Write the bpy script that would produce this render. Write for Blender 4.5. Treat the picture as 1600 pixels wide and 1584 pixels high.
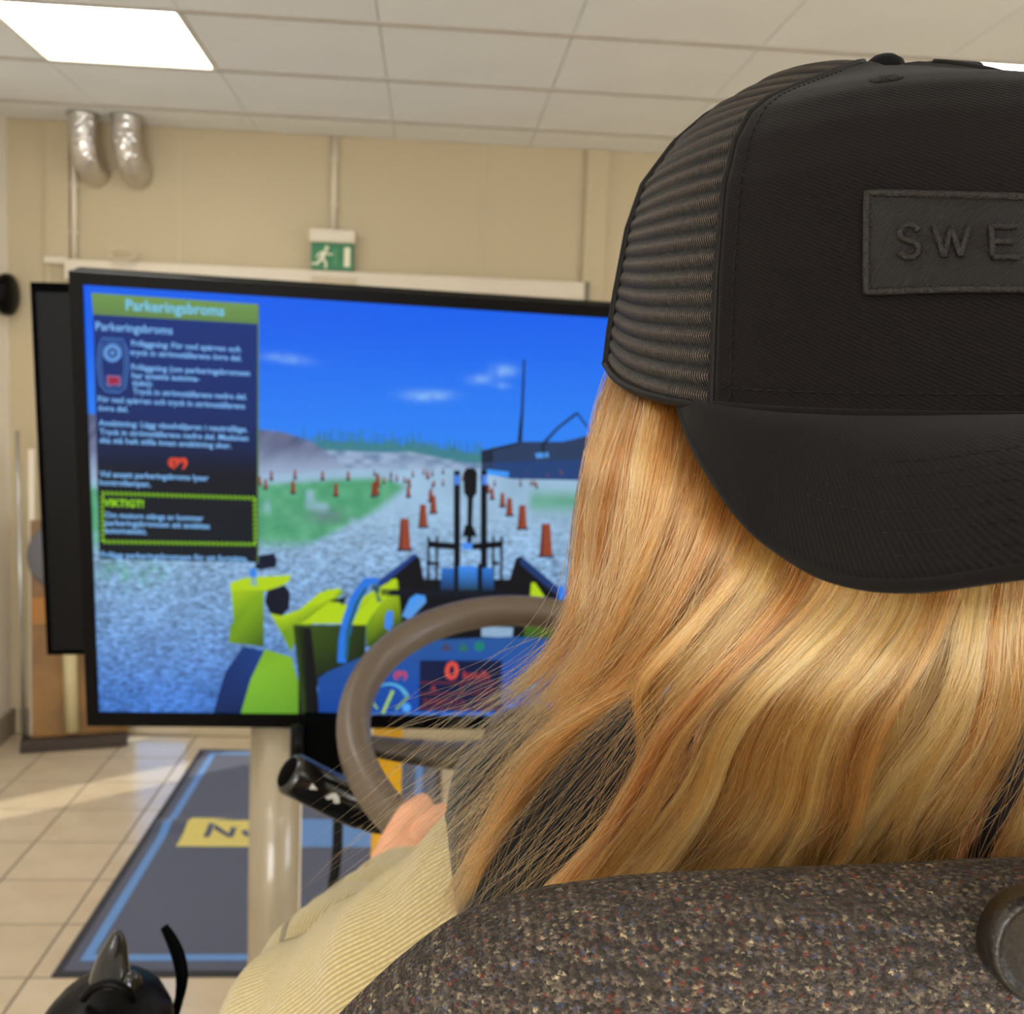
import bpy, bmesh, math, random
import numpy as np
from mathutils import Vector, Matrix, Quaternion
PI = math.pi
random.seed(7); RNG = np.random.default_rng(7)
SC = bpy.context.scene
COL = SC.collection
for o in list(bpy.data.objects): bpy.data.objects.remove(o)

# ------------------------------------------------------------------ camera
FPX = 1691.57
EYE = Vector((0, 0, 1.61))
AX_R = Vector((0.9966719, -0.07283807, 0.03660238)).normalized()
AX_U = Vector((-0.0291039, 0.10146947, 0.99441285)).normalized()
AX_F = Vector((0.07614514, 0.99216862, -0.0990119)).normalized()
cam = bpy.data.cameras.new('camera'); camo = bpy.data.objects.new('camera', cam); COL.objects.link(camo)
cam.sensor_fit = 'HORIZONTAL'; cam.sensor_width = 36; cam.lens = FPX / 1600 * 36
cam.clip_start = .02; cam.clip_end = 60
m = Matrix((AX_R, AX_U, -AX_F)).transposed().to_4x4(); m.translation = EYE
camo.matrix_world = m
cam.dof.use_dof = True; cam.dof.focus_distance = .30; cam.dof.aperture_fstop = 25
SC.camera = camo
# ------------------------------------------------------------------ world, exposure, lights
W = bpy.data.worlds.new('world'); SC.world = W; W.use_nodes = True
wn = W.node_tree.nodes; wl = W.node_tree.links
wn['Background'].inputs[0].default_value = (.24, .50, 1, 1); wn['Background'].inputs[1].default_value = 1.7
vs = SC.view_settings; vs.view_transform = 'Standard'; vs.look = 'None'; vs.exposure = 0; vs.gamma = 1; vs.use_curve_mapping = False
sun = bpy.data.lights.new('sun', 'SUN'); sun.energy = 3.5; sun.angle = .012; sun.color = (1, .9, .72)
suno = bpy.data.objects.new('sun', sun); COL.objects.link(suno)
_d = Vector((-.84, -.64, -.62)); suno.rotation_euler = _d.to_track_quat('-Z', 'Y').to_euler(); suno.location = (2, 7, 4)
def area(name, loc, aim, sx, sy, power, color):
    l = bpy.data.lights.new(name, 'AREA'); l.shape = 'RECTANGLE'; l.size = sx; l.size_y = sy; l.energy = power; l.color = color
    o = bpy.data.objects.new(name, l); COL.objects.link(o); o.location = loc
    o.rotation_euler = (Vector(aim) - Vector(loc)).to_track_quat('-Z', 'Y').to_euler(); return o
area('added_fill_rear', (-.6, -2.9, 1.6), (.1, .6, 1.2), 2.4, 1.6, 112, (1, .96, .88))  # added fill light behind the camera, brightens hair and cap
area('added_fill_side', (4.35, .2, 1.7), (.2, .5, 1.3), 2.4, 1.4, 46, (1, .95, .86))  # second added fill, from the right, for the hair

# ------------------------------------------------------------------ helpers
def px(x, y, d):
    """world point at camera-forward distance d metres behind the picture position x, y (1600x1584)"""
    return EYE + (AX_F + AX_R * ((x - 800) / FPX) - AX_U * ((y - 792) / FPX)) * d
def cs(x, y, z):
    """world point from metres right / up / forward of the camera (head-and-cap workspace)"""
    return EYE + AX_R * x + AX_U * y + AX_F * z
def on_plane(x, y, P, n):
    d = AX_F + AX_R * ((x - 800) / FPX) - AX_U * ((y - 792) / FPX)
    return EYE + d * ((P - EYE).dot(n) / d.dot(n))
def tag(o, label=None, cat=None, group=None, kind=None):
    if label: o['label'] = label
    if cat: o['category'] = cat
    if group: o['group'] = group
    if kind: o['kind'] = kind
    return o
def empty(name, loc, label, cat, group=None):
    o = bpy.data.objects.new(name, None); COL.objects.link(o); o.location = loc; o.empty_display_size = .05
    return tag(o, label, cat, group)
def link(name, me, mat, parent=None, smooth=True):
    o = bpy.data.objects.new(name, me); COL.objects.link(o)
    if mat is not None:
        me.materials.clear(); me.materials.append(mat)
    if smooth and len(me.polygons): me.polygons.foreach_set('use_smooth', [True] * len(me.polygons))
    if parent is not None:
        o.parent = parent; o.matrix_parent_inverse = parent_matrix(parent).inverted()
    return o
def parent_matrix(p):
    m = p.matrix_basis.copy()
    if p.parent is not None: m = parent_matrix(p.parent) @ p.matrix_parent_inverse @ m
    return m
def frombm(name, bm, mat, parent=None, smooth=False):
    me = bpy.data.meshes.new(name); bm.to_mesh(me); bm.free(); return link(name, me, mat, parent, smooth)
def frompy(name, v, f, mat, parent=None, smooth=True, uv=None):
    me = bpy.data.meshes.new(name); me.from_pydata([tuple(p) for p in v], [], f); me.update()
    if uv is not None:
        l = me.uv_layers.new(name='UVMap'); li = np.empty(len(me.loops), int); me.loops.foreach_get('vertex_index', li)
        l.data.foreach_set('uv', np.asarray(uv, float)[li].ravel())
    return link(name, me, mat, parent, smooth)
def bx(bm, c, s, rot=None, bev=0):
    M = Matrix.Translation(c) @ (rot.to_4x4() if rot else Matrix()) @ Matrix.Diagonal((*s, 1))
    r = bmesh.ops.create_cube(bm, size=1, matrix=M)
    if bev:
        es = list({e for v in r['verts'] for e in v.link_edges})
        bmesh.ops.bevel(bm, geom=es, offset=bev, segments=2, affect='EDGES', profile=.7)
def box(name, c, s, mat, parent=None, rot=None, bev=0):
    bm = bmesh.new(); bx(bm, Vector(c), s, rot, bev); return frombm(name, bm, mat, parent)
def catmull(P, n):
    P = [Vector(p) for p in P]; P = [P[0] * 2 - P[1]] + P + [P[-1] * 2 - P[-2]]; out = []
    k = len(P) - 3
    for i in range(n):
        t = i / (n - 1) * k; j = min(int(t), k - 1); t -= j
        a, b, c, d = P[j:j + 4]
        out.append(.5 * ((2 * b) + (c - a) * t + (2 * a - 5 * b + 4 * c - d) * t * t + (3 * b - a - 3 * c + d) * t ** 3))
    return out
def tube_geo(path, rad, seg=16, closed=False, cap=True, sq=None):
    """returns verts, faces, uv of a tube with parallel-transport frames; rad is a number, list or function(i, angle)"""
    path = [Vector(p) for p in path]; n = len(path); V = []; Fc = []; UV = []
    T = [((path[(i + 1) % n] - path[i - 1]) if closed else (path[min(i + 1, n - 1)] - path[max(i - 1, 0)])).normalized() for i in range(n)]
    up = Vector((0, 0, 1)) if abs(T[0].z) < .9 else Vector((0, 1, 0))
    N = (up - T[0] * up.dot(T[0])).normalized(); L = 0
    for i in range(n):
        if i:
            N = (N - T[i] * N.dot(T[i])).normalized(); L += (path[i] - path[i - 1]).length
        B = T[i].cross(N)
        for k in range(seg):
            a = 2 * PI * k / seg
            r = rad(i, a) if callable(rad) else (rad[i] if hasattr(rad, '__len__') else rad)
            s = (sq if sq else (1, 1))
            V.append(path[i] + N * math.cos(a) * r * s[0] + B * math.sin(a) * r * s[1]); UV.append((k / seg, L))
    m_ = n if closed else n - 1
    for i in range(m_):
        for k in range(seg):
            a = i * seg + k; b = i * seg + (k + 1) % seg; c = ((i + 1) % n) * seg + (k + 1) % seg; d = ((i + 1) % n) * seg + k
            Fc.append((a, b, c, d))
    if cap and not closed:
        Fc.append(tuple(range(seg))[::-1]); Fc.append(tuple(range((n - 1) * seg, n * seg)))
    return V, Fc, UV
def tube(name, path, rad, mat, parent=None, seg=16, closed=False, sq=None):
    V, Fc, UV = tube_geo(path, rad, seg, closed, True, sq); return frompy(name, V, Fc, mat, parent, True, UV)
def lathe(name, prof, mat, M, parent=None, seg=32):
    V = []; Fc = []
    for r, h in prof:
        for k in range(seg):
            a = 2 * PI * k / seg; V.append(M @ Vector((r * math.cos(a), r * math.sin(a), h)))
    for i in range(len(prof) - 1):
        for k in range(seg): Fc.append((i * seg + k, i * seg + (k + 1) % seg, (i + 1) * seg + (k + 1) % seg, (i + 1) * seg + k))
    Fc.append(tuple(range(seg))[::-1]); Fc.append(tuple(range((len(prof) - 1) * seg, len(prof) * seg)))
    return frompy(name, V, Fc, mat, parent)
def axis_matrix(o, z, x=None):
    z = Vector(z).normalized(); x = Vector(x) if x else (Vector((1, 0, 0)) if abs(z.x) < .8 else Vector((0, 1, 0)))
    x = (x - z * x.dot(z)).normalized(); y = z.cross(x)
    M = Matrix((x, y, z)).transposed().to_4x4(); M.translation = Vector(o); return M
def ell(bm, c, r, rot=None, sub=3):
    M = Matrix.Translation(c) @ (rot.to_4x4() if rot else Matrix()) @ Matrix.Diagonal((*r, 1))
    bmesh.ops.create_icosphere(bm, subdivisions=sub, radius=1, matrix=M)
def capsule(bm, a, b, ra, rb, seg=16):
    a = Vector(a); b = Vector(b); M = axis_matrix((a + b) / 2, b - a)
    bmesh.ops.create_cone(bm, cap_ends=True, segments=seg, radius1=ra, radius2=rb, depth=(b - a).length, matrix=M)
    ell(bm, a, (ra,) * 3, sub=2); ell(bm, b, (rb,) * 3, sub=2)
def fuse(name, bm, mat, parent, voxel, smooth=4):
    """join overlapping volumes into one continuous surface"""
    me = bpy.data.meshes.new(name); bm.to_mesh(me); bm.free()
    o = bpy.data.objects.new('tmp', me); COL.objects.link(o)
    r = o.modifiers.new('r', 'REMESH'); r.mode = 'VOXEL'; r.voxel_size = voxel
    s = o.modifiers.new('s', 'SMOOTH'); s.factor = .6; s.iterations = smooth
    dg = bpy.context.evaluated_depsgraph_get(); dg.update()
    me2 = bpy.data.meshes.new_from_object(o.evaluated_get(dg)); bpy.data.objects.remove(o); me2.name = name
    return link(name, me2, mat, parent)

# ------------------------------------------------------------------ materials
def lin(c):
    return tuple(((v / 255) / 12.92 if v / 255 <= .04045 else ((v / 255 + .055) / 1.055) ** 2.4) for v in c)
class NT:
    def __init__(s, name):
        s.m = bpy.data.materials.new(name); s.m.use_nodes = True; s.n = s.m.node_tree.nodes; s.l = s.m.node_tree.links
        s.b = s.n['Principled BSDF']; s.tc = None
    def co(s, k='Object'):
        if s.tc is None: s.tc = s.n.new('ShaderNodeTexCoord')
        return s.tc.outputs[k]
    def new(s, t, **k):
        nd = s.n.new(t)
        for a, b in k.items(): setattr(nd, a, b)
        return nd
    def map(s, vec, scale, rot=(0, 0, 0)):
        mp = s.new('ShaderNodeMapping'); mp.inputs['Scale'].default_value = scale; mp.inputs['Rotation'].default_value = rot
        s.l.new(vec, mp.inputs['Vector']); return mp.outputs[0]
    def noise(s, vec, sc, det=3, rough=.5):
        nd = s.new('ShaderNodeTexNoise'); nd.inputs['Scale'].default_value = sc; nd.inputs['Detail'].default_value = det; nd.inputs['Roughness'].default_value = rough
        s.l.new(vec, nd.inputs['Vector']); return nd
    def ramp(s, fac, stops, interp='LINEAR'):
        r = s.new('ShaderNodeValToRGB'); r.color_ramp.interpolation = interp; e = r.color_ramp.elements
        while len(e) < len(stops): e.new(.5)
        for i, (p, c) in enumerate(stops): e[i].position = p; e[i].color = (*c, 1)
        s.l.new(fac, r.inputs[0]); return r.outputs[0]
    def bump(s, h, st, dist=.001):
        b = s.new('ShaderNodeBump'); b.inputs['Strength'].default_value = st; b.inputs['Distance'].default_value = dist
        s.l.new(h, b.inputs['Height']); s.l.new(b.outputs[0], s.b.inputs['Normal']); return b
    def set(s, **k):
        for a, v in k.items():
            i = s.b.inputs[a.replace('_', ' ')]
            i.default_value = (*v, 1) if isinstance(v, tuple) and len(v) == 3 else v
        return s
def plain(name, c, rough=.5, metal=0, var=.06, sc=8, bump=0, bsc=60, coat=0, spec=.5):
    t = NT(name); t.set(Specular_IOR_Level=spec); n = t.noise(t.co(), sc, 4)
    c = lin(c); t.l.new(t.ramp(n.outputs[0], [(.3, tuple(v * (1 - var) for v in c)), (.7, tuple(min(1, v * (1 + var)) for v in c))]), t.b.inputs['Base Color'])
    t.set(Roughness=rough, Metallic=metal)
    if coat: t.set(Coat_Weight=coat)
    if bump:
        n2 = t.noise(t.co(), bsc, 3); t.bump(n2.outputs[0], bump, .002)
    return t.m
def emis(name, c, st):
    t = NT(name); n = t.noise(t.co(), 3, 1)
    t.l.new(t.ramp(n.outputs[0], [(.0, c), (1, tuple(v * .98 for v in c))]), t.b.inputs['Emission Color'])
    t.set(Base_Color=(.8, .8, .8), Emission_Strength=st); return t.m

M_wall = plain('painted_wall', (196, 180, 146), .6, var=.03, sc=1.2, bump=.15, bsc=90)
M_wall_l = plain('painted_side_wall', (246, 238, 222), .6, var=.03, sc=1.2, bump=.15, bsc=90)
M_trim = plain('painted_trim', (206, 190, 160), .5, var=.03)
M_white = plain('white_plastic', (222, 210, 188), .4, var=.02)
M_ceil = plain('ceiling_tile_mineral', (236, 238, 236), .9, var=.02, sc=3, bump=.2, bsc=300)
M_seam = plain('ceiling_seam', (70, 64, 58), .9)
M_grout = plain('floor_grout', (128, 112, 95), .8)
M_base = plain('grey_baseboard', (150, 138, 118), .5)
M_black = plain('black_plastic', (5, 4, 4), .4, var=.2, spec=.1)
M_blackm = plain('matt_black_plastic', (2, 2, 2), .7, var=.2, spec=.03)
M_blackg = plain('glossy_black_plastic', (12, 11, 10), .18, var=.2, coat=.4)
M_wheel = plain('grey_brown_wheel_rubber', (88, 75, 61), .38, var=.06, sc=30, bump=.08, bsc=700)
M_wheeld = plain('dark_spoke_plastic', (56, 48, 40), .4, var=.1)
M_pole = plain('cream_lacquered_steel', (160, 146, 120), .22, var=.03, coat=.5)
M_yel = plain('yellow_painted_steel', (245, 185, 20), .35, var=.05)
M_silver = plain('brushed_aluminium', (190, 190, 185), .3, metal=.9)
M_skin = plain('skin', (222, 160, 125), .5, var=.08, sc=40, bump=.1, bsc=500)
M_green = plain('exit_sign_green', (20, 120, 66), .4, var=.05)
M_signw = plain('exit_sign_white', (236, 232, 200), .4, var=.02)
def t_foil():
    t = NT('crinkled_foil'); v = t.new('ShaderNodeTexVoronoi'); v.inputs['Scale'].default_value = 60
    t.l.new(t.co(), v.inputs['Vector']); t.bump(v.outputs['Distance'], .8, .006); t.set(Base_Color=(.72, .69, .66), Metallic=1., Roughness=.3); return t.m
M_foil = t_foil()
def t_tile():
    t = NT('beige_floor_tile'); oi = t.new('ShaderNodeObjectInfo'); n = t.noise(t.co(), 7, 5, .6)
    mx = t.new('ShaderNodeMath', operation='ADD'); t.l.new(n.outputs[0], mx.inputs[0])
    m2 = t.new('ShaderNodeMath', operation='MULTIPLY'); m2.inputs[1].default_value = .25; t.l.new(oi.outputs['Random'], m2.inputs[0]); t.l.new(m2.outputs[0], mx.inputs[1])
    t.l.new(t.ramp(mx.outputs[0], [(.3, lin((206, 186, 156))), (.9, lin((226, 208, 180)))]), t.b.inputs['Base Color'])
    n2 = t.noise(t.co(), 3, 2); t.l.new(t.ramp(n2.outputs[0], [(.3, (.13,) * 3), (.7, (.24,) * 3)]), t.b.inputs['Roughness'])
    t.bump(t.noise(t.co(), 25, 2).outputs[0], .03, .002); t.set(IOR=1.6); return t.m
M_tile = t_tile()
def t_mat(name, c):
    t = NT(name); n = t.noise(t.co(), 260, 3, .8); c = lin(c)
    t.l.new(t.ramp(n.outputs[0], [(.3, tuple(v * .75 for v in c)), (.7, tuple(min(1, v * 1.25) for v in c))]), t.b.inputs['Base Color'])
    t.bump(n.outputs[0], .5, .003); t.set(Roughness=.9, Sheen_Weight=.2); return t.m
M_mat = t_mat('blue_grey_mat_pile', (76, 82, 106)); M_matedge = plain('mat_rubber_edge', (52, 50, 56), .7)
M_matblue = t_mat('light_blue_mat_pile', (96, 148, 214)); M_matyel = t_mat('yellow_mat_pile', (236, 214, 112))
def twill(name, c1, c2, scale, ang=1.15, coords='Object', rough=.85, bst=.5, sheen=.3, spec=.12):
    """diagonal twill weave: fine ribs plus thread noise"""
    t = NT(name); v = t.map(t.co(coords), (1, 1, 1), (0, 0, ang))
    w = t.new('ShaderNodeTexWave', wave_type='BANDS', bands_direction='X', wave_profile='SIN'); w.inputs['Scale'].default_value = scale
    w.inputs['Distortion'].default_value = 1.2; w.inputs['Detail'].default_value = 2; w.inputs['Detail Scale'].default_value = 2
    t.l.new(v, w.inputs['Vector']); n = t.noise(t.co(coords), scale * 5, 2)
    mx = t.new('ShaderNodeMath', operation='MULTIPLY'); t.l.new(w.outputs['Fac'], mx.inputs[0]); t.l.new(n.outputs[0], mx.inputs[1])
    t.l.new(t.ramp(mx.outputs[0], [(.05, lin(c1)), (.6, lin(c2))]), t.b.inputs['Base Color'])
    t.bump(mx.outputs[0], bst, .0006); t.set(Roughness=rough, Sheen_Weight=sheen, Sheen_Roughness=.5, Specular_IOR_Level=spec); return t.m
M_twill = twill('black_cotton_twill', (4, 3, 3), (22, 15, 13), 330, coords='UV', sheen=.03, bst=.3)
M_brim = twill('black_brim_twill', (4, 3, 3), (20, 14, 12), 330, coords='UV', ang=.4, sheen=.03, bst=.3)
M_patch = twill('black_satin_embroidery', (4, 4, 4), (36, 31, 27), 520, ang=.8, coords='UV', rough=.5, bst=.9, sheen=.03, spec=.3)
M_thread = plain('black_embroidery_thread', (29, 25, 21), .6, var=.5, sc=900, bump=.5, bsc=1500, spec=.25)
M_stitch = plain('black_seam_thread', (16, 13, 12), .6, var=.3, sc=900, spec=.15)
def t_net():
    t = NT('black_cap_netting'); uv = t.co('UV'); sep = t.new('ShaderNodeSeparateXYZ'); t.l.new(uv, sep.inputs[0])
    # slanting loops: diagonal thread bands that alternate in direction with every row
    def mth(op, a, b=None, c=None):
        nd = t.new('ShaderNodeMath', operation=op)
        for i, v in enumerate((a, b, c)):
            if v is None: continue
            if isinstance(v, (int, float)): nd.inputs[i].default_value = v
            else: t.l.new(v, nd.inputs[i])
        return nd.outputs[0]
    row = mth('MULTIPLY', sep.outputs[1], 22.0); fr = mth('FRACT', row); tri = mth('ABSOLUTE', mth('SUBTRACT', fr, .5))
    u = mth('ADD', mth('MULTIPLY', sep.outputs[0], 3300.), mth('MULTIPLY', tri, 5.5))
    loop = mth('ABSOLUTE', mth('SINE', mth('MULTIPLY', u, 1.0)))
    mid = mth('SUBTRACT', 1., mth('MULTIPLY', tri, 2.)); n = t.noise(uv, 300, 2)
    h = mth('MULTIPLY', mth('ADD', mth('MULTIPLY', mid, .6), .4), mth('POWER', loop, .7))
    h2 = mth('MULTIPLY', h, mth('ADD', n.outputs[0], .3))
    t.l.new(t.ramp(h2, [(.1, lin((2, 1, 1))), (.38, lin((12, 9, 8))), (.8, lin((92, 78, 66)))]), t.b.inputs['Base Color'])
    t.bump(h, 1., .0012); t.set(Roughness=.5, Specular_IOR_Level=.2); return t.m
M_net = t_net()
def t_tweed():
    t = NT('grey_brown_tweed'); v = t.new('ShaderNodeTexVoronoi'); v.inputs['Scale'].default_value = 1050; v.inputs['Randomness'].default_value = 1
    nd_ = t.noise(t.co(), 1500, 2); vm = t.new('ShaderNodeVectorMath', operation='MULTIPLY_ADD'); t.l.new(nd_.outputs['Color'], vm.inputs[0]); vm.inputs[1].default_value = (.0016,) * 3
    mp = t.map(t.co(), (1, 1, 1.4)); t.l.new(mp, vm.inputs[2]); t.l.new(vm.outputs[0], v.inputs['Vector'])
    sep = t.new('ShaderNodeSeparateColor'); t.l.new(v.outputs['Color'], sep.inputs[0])
    base = t.ramp(sep.outputs[0], [(0, lin((44, 35, 28))), (.35, lin((60, 49, 40))), (.65, lin((82, 70, 58))), (.88, lin((104, 90, 77))), (.96, lin((136, 121, 97))), (1, lin((170, 154, 122)))])
    acc = t.ramp(sep.outputs[1], [(0, lin((120, 44, 28))), (.02, lin((120, 44, 28))), (.03, lin((72, 78, 104))), (.07, lin((72, 78, 104))), (.08, (0, 0, 0)), (1, (0, 0, 0))], 'CONSTANT')
    am = t.ramp(sep.outputs[1], [(0, (.75,) * 3), (.075, (0, 0, 0))], 'CONSTANT')
    mx = t.new('ShaderNodeMix', data_type='RGBA'); t.l.new(am, mx.inputs['Factor']); t.l.new(base, mx.inputs['A']); t.l.new(acc, mx.inputs['B'])
    n = t.noise(t.co(), 420, 4, .75); m3 = t.new('ShaderNodeMix', data_type='RGBA', blend_type='MULTIPLY'); m3.inputs['Factor'].default_value = 1
    t.l.new(mx.outputs['Result'], m3.inputs['A']); t.l.new(t.ramp(n.outputs[0], [(.3, (.4,) * 3), (.7, (1.15,) * 3)]), m3.inputs['B'])
    t.l.new(m3.outputs['Result'], t.b.inputs['Base Color'])
    ad = t.new('ShaderNodeMath', operation='SUBTRACT'); t.l.new(n.outputs[0], ad.inputs[0]); t.l.new(v.outputs['Distance'], ad.inputs[1])
    
    gx = t.new('ShaderNodeTexWave', wave_type='BANDS', bands_direction='X'); gz = t.new('ShaderNodeTexWave', wave_type='BANDS', bands_direction='Z')
    for g_ in (gx, gz): g_.inputs['Scale'].default_value = 105; g_.inputs['Distortion'].default_value = 2.2; g_.inputs['Detail'].default_value = 2; t.l.new(t.co(), g_.inputs['Vector'])
    gm = t.new('ShaderNodeMath', operation='MULTIPLY'); t.l.new(gx.outputs['Fac'], gm.inputs[0]); t.l.new(gz.outputs['Fac'], gm.inputs[1])
    m4 = t.new('ShaderNodeMix', data_type='RGBA', blend_type='MULTIPLY'); m4.inputs['Factor'].default_value = 1; t.l.new(m3.outputs['Result'], m4.inputs['A']); t.l.new(t.ramp(gm.outputs[0], [(.0, (1.2,) * 3), (.6, (2.4,) * 3)]), m4.inputs['B']); t.l.new(m4.outputs['Result'], t.b.inputs['Base Color'])
    a2 = t.new('ShaderNodeMath', operation='ADD'); t.l.new(ad.outputs[0], a2.inputs[0]); t.l.new(gm.outputs[0], a2.inputs[1])
    t.bump(a2.outputs[0], 1., .0022); t.set(Roughness=.95, Sheen_Weight=.1, Specular_IOR_Level=.15); return t.m
M_tweed = t_tweed()
def t_knit():
    t = NT('cream_ribbed_knit'); uv = t.co('UV'); v = t.map(uv, (1, 1, 1))
    w = t.new('ShaderNodeTexWave', wave_type='BANDS', bands_direction='X'); w.inputs['Scale'].default_value = 46; w.inputs['Distortion'].default_value = .5; w.inputs['Detail'].default_value = 2; w.inputs['Detail Scale'].default_value = 6
    t.l.new(v, w.inputs['Vector']); n = t.noise(t.co(), 420, 3, .7); n2 = t.noise(t.co(), 28, 3)
    mx = t.new('ShaderNodeMath', operation='MULTIPLY'); t.l.new(w.outputs['Fac'], mx.inputs[0]); t.l.new(n.outputs[0], mx.inputs[1])
    ad = t.new('ShaderNodeMath', operation='ADD'); t.l.new(mx.outputs[0], ad.inputs[0]); t.l.new(n2.outputs[0], ad.inputs[1])
    t.l.new(t.ramp(mx.outputs[0], [(.05, lin((150, 131, 84))), (.3, lin((182, 164, 112))), (.6, lin((204, 188, 140)))]), t.b.inputs['Base Color'])
    t.bump(ad.outputs[0], .8, .0014); t.set(Roughness=.9, Sheen_Weight=.3); return t.m
M_knit = t_knit()
M_sweat = plain('cream_wool', (196, 178, 128), .9, var=.08, sc=300, bump=.4, bsc=600)
M_vest = twill('dark_vest_fabric', (12, 13, 16), (36, 39, 46), 420, ang=0, rough=.7, bst=.5, sheen=.15)
M_body_dark = plain('dark_trousers', (26, 28, 36), .8)
def t_hair():
    t = NT('blonde_hair'); hi = t.new('ShaderNodeHairInfo'); n = t.n; n.remove(t.b)
    h = t.new('ShaderNodeBsdfHairPrincipled'); h.parametrization = 'COLOR'
    at = t.new('ShaderNodeAttribute'); at.attribute_name = 'tone'
    ad = t.new('ShaderNodeMath', operation='MULTIPLY_ADD'); ad.inputs[1].default_value = .4; t.l.new(hi.outputs['Random'], ad.inputs[0]); t.l.new(at.outputs['Fac'], ad.inputs[2])
    c = t.ramp(ad.outputs[0], [(.10, lin((58, 28, 11))), (.42, lin((150, 89, 42))), (.72, lin((194, 130, 70))), (1, lin((224, 172, 108)))])
    t.l.new(c, h.inputs['Color']); h.inputs['Roughness'].default_value = .22; h.inputs['Radial Roughness'].default_value = .4
    h.inputs['Random Roughness'].default_value = .2
    t.l.new(h.outputs[0], n['Material Output'].inputs[0]); return t.m
M_hair = t_hair()

# ------------------------------------------------------------------ room shell
ZC = 2.744; YB = 5.0; XL = -1.88; XR = 4.5; YF = -3.0
def struct(o, label=None):
    o['kind'] = 'structure'
    if label: o['label'] = label
    return o
CX0, CY0 = -.7974, 2.879      # a crossing of the ceiling grid
ceil = struct(box('ceiling', ((XL + XR) / 2, (YF + YB) / 2, ZC + .06), (XR - XL + .4, YB - YF + .4, .08), M_seam), 'suspended ceiling of pale square tiles')
LIGHTS = [(-1, 1), (4, 1), (-1, -3), (4, -3), (-1, -7), (4, -7)]
tile_me = {}
def ceiling_tile(i, j, w, d, cx, cy):
    key = (round(w, 3), round(d, 3))
    if key not in tile_me:
        bm = bmesh.new(); bx(bm, Vector((0, 0, 0)), (w - .003, d - .013, .022), None, .0015); me = bpy.data.meshes.new('ceiling_tile'); bm.to_mesh(me); bm.free(); me.materials.append(M_ceil); tile_me[key] = me
    o = bpy.data.objects.new('ceiling_tile', tile_me[key]); COL.objects.link(o); o.location = (cx, cy, ZC + .011); o.parent = ceil
for i in range(-2, 9):
    for j in range(-10, 4):
        if (i, j) in LIGHTS: continue
        x0 = max(CX0 + .6 * i, XL); x1 = min(CX0 + .6 * (i + 1), XR); y0 = max(CY0 + .6 * j, YF); y1 = min(CY0 + .6 * (j + 1), YB)
        if x1 - x0 < .03 or y1 - y0 < .03: continue
        ceiling_tile(i, j, x1 - x0, y1 - y0, (x0 + x1) / 2, (y0 + y1) / 2)
M_rail = plain('ceiling_grid_rail', (176, 168, 154), .7)
for j in range(-9, 4):
    box('grid_rail', ((XL + XR) / 2, CY0 + .6 * j, ZC - .001), (XR - XL, .016, .010), M_rail, ceil)
M_lamp = emis('warm_lamp_diffuser', (1, 1., .96), 8.9)
M_lampf = plain('white_lamp_frame', (240, 232, 210), .4)
for (i, j) in LIGHTS:
    x0 = CX0 + .6 * i; y0 = CY0 + .6 * j
    lab = {(-1, 1): 'square ceiling light panel glowing warm white above the tv', (4, 1): 'square ceiling light panel behind the crown of the black cap'}.get((i, j), 'square ceiling light panel in the %s row behind the seat, %s' % ('second' if j == -3 else 'last', 'by the pale side wall' if i < 0 else 'by the right-hand wall'))
    t = empty('ceiling_light', (x0 + .3, y0 + .3, ZC), lab, 'light', 'square ceiling light panels')
    bm = bmesh.new()
    for (cx, cy, sx, sy) in ((.3, .01, .594, .014), (.3, .59, .594, .014), (.01, .3, .014, .566), (.59, .3, .014, .566)): bx(bm, Vector((x0 + cx, y0 + cy, ZC + .006)), (sx, sy, .02))
    frombm('frame', bm, M_lampf, t)
    box('diffuser', (x0 + .3, y0 + .3, ZC + .008), (.566, .566, .008), M_lamp, t)

floor = struct(box('floor', ((XL + XR) / 2, (YF + YB) / 2, -.0515), (XR - XL + .4, YB - YF + .4, .1), M_grout), 'beige stone tile floor with grey joints')
bm = bmesh.new(); bx(bm, Vector((0, 0, -.003)), (.292, .292, .006), None, .0012); tm = bpy.data.meshes.new('tile'); bm.to_mesh(tm); bm.free(); tm.materials.append(M_tile)
bmr = bmesh.new()
TX0, TY0 = -1.0484, 2.8838
for i in range(-4, 19):
    for j in range(-20, 8):
        cx = TX0 + .3 * i + .15; cy = TY0 + .3 * j + .15
        if cx < XL - .1 or cx > XR or cy > YB + .05 or cy < YF: continue
        if j >= -2 and i < 10:
            o = bpy.data.objects.new('tile', tm); COL.objects.link(o); o.location = (cx, cy, 0); o.parent = floor
        else: bx(bmr, Vector((cx, cy, -.003)), (.292, .292, .006))
r = frombm('tile_field', bmr, M_tile, floor); r['kind'] = 'stuff'

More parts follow.
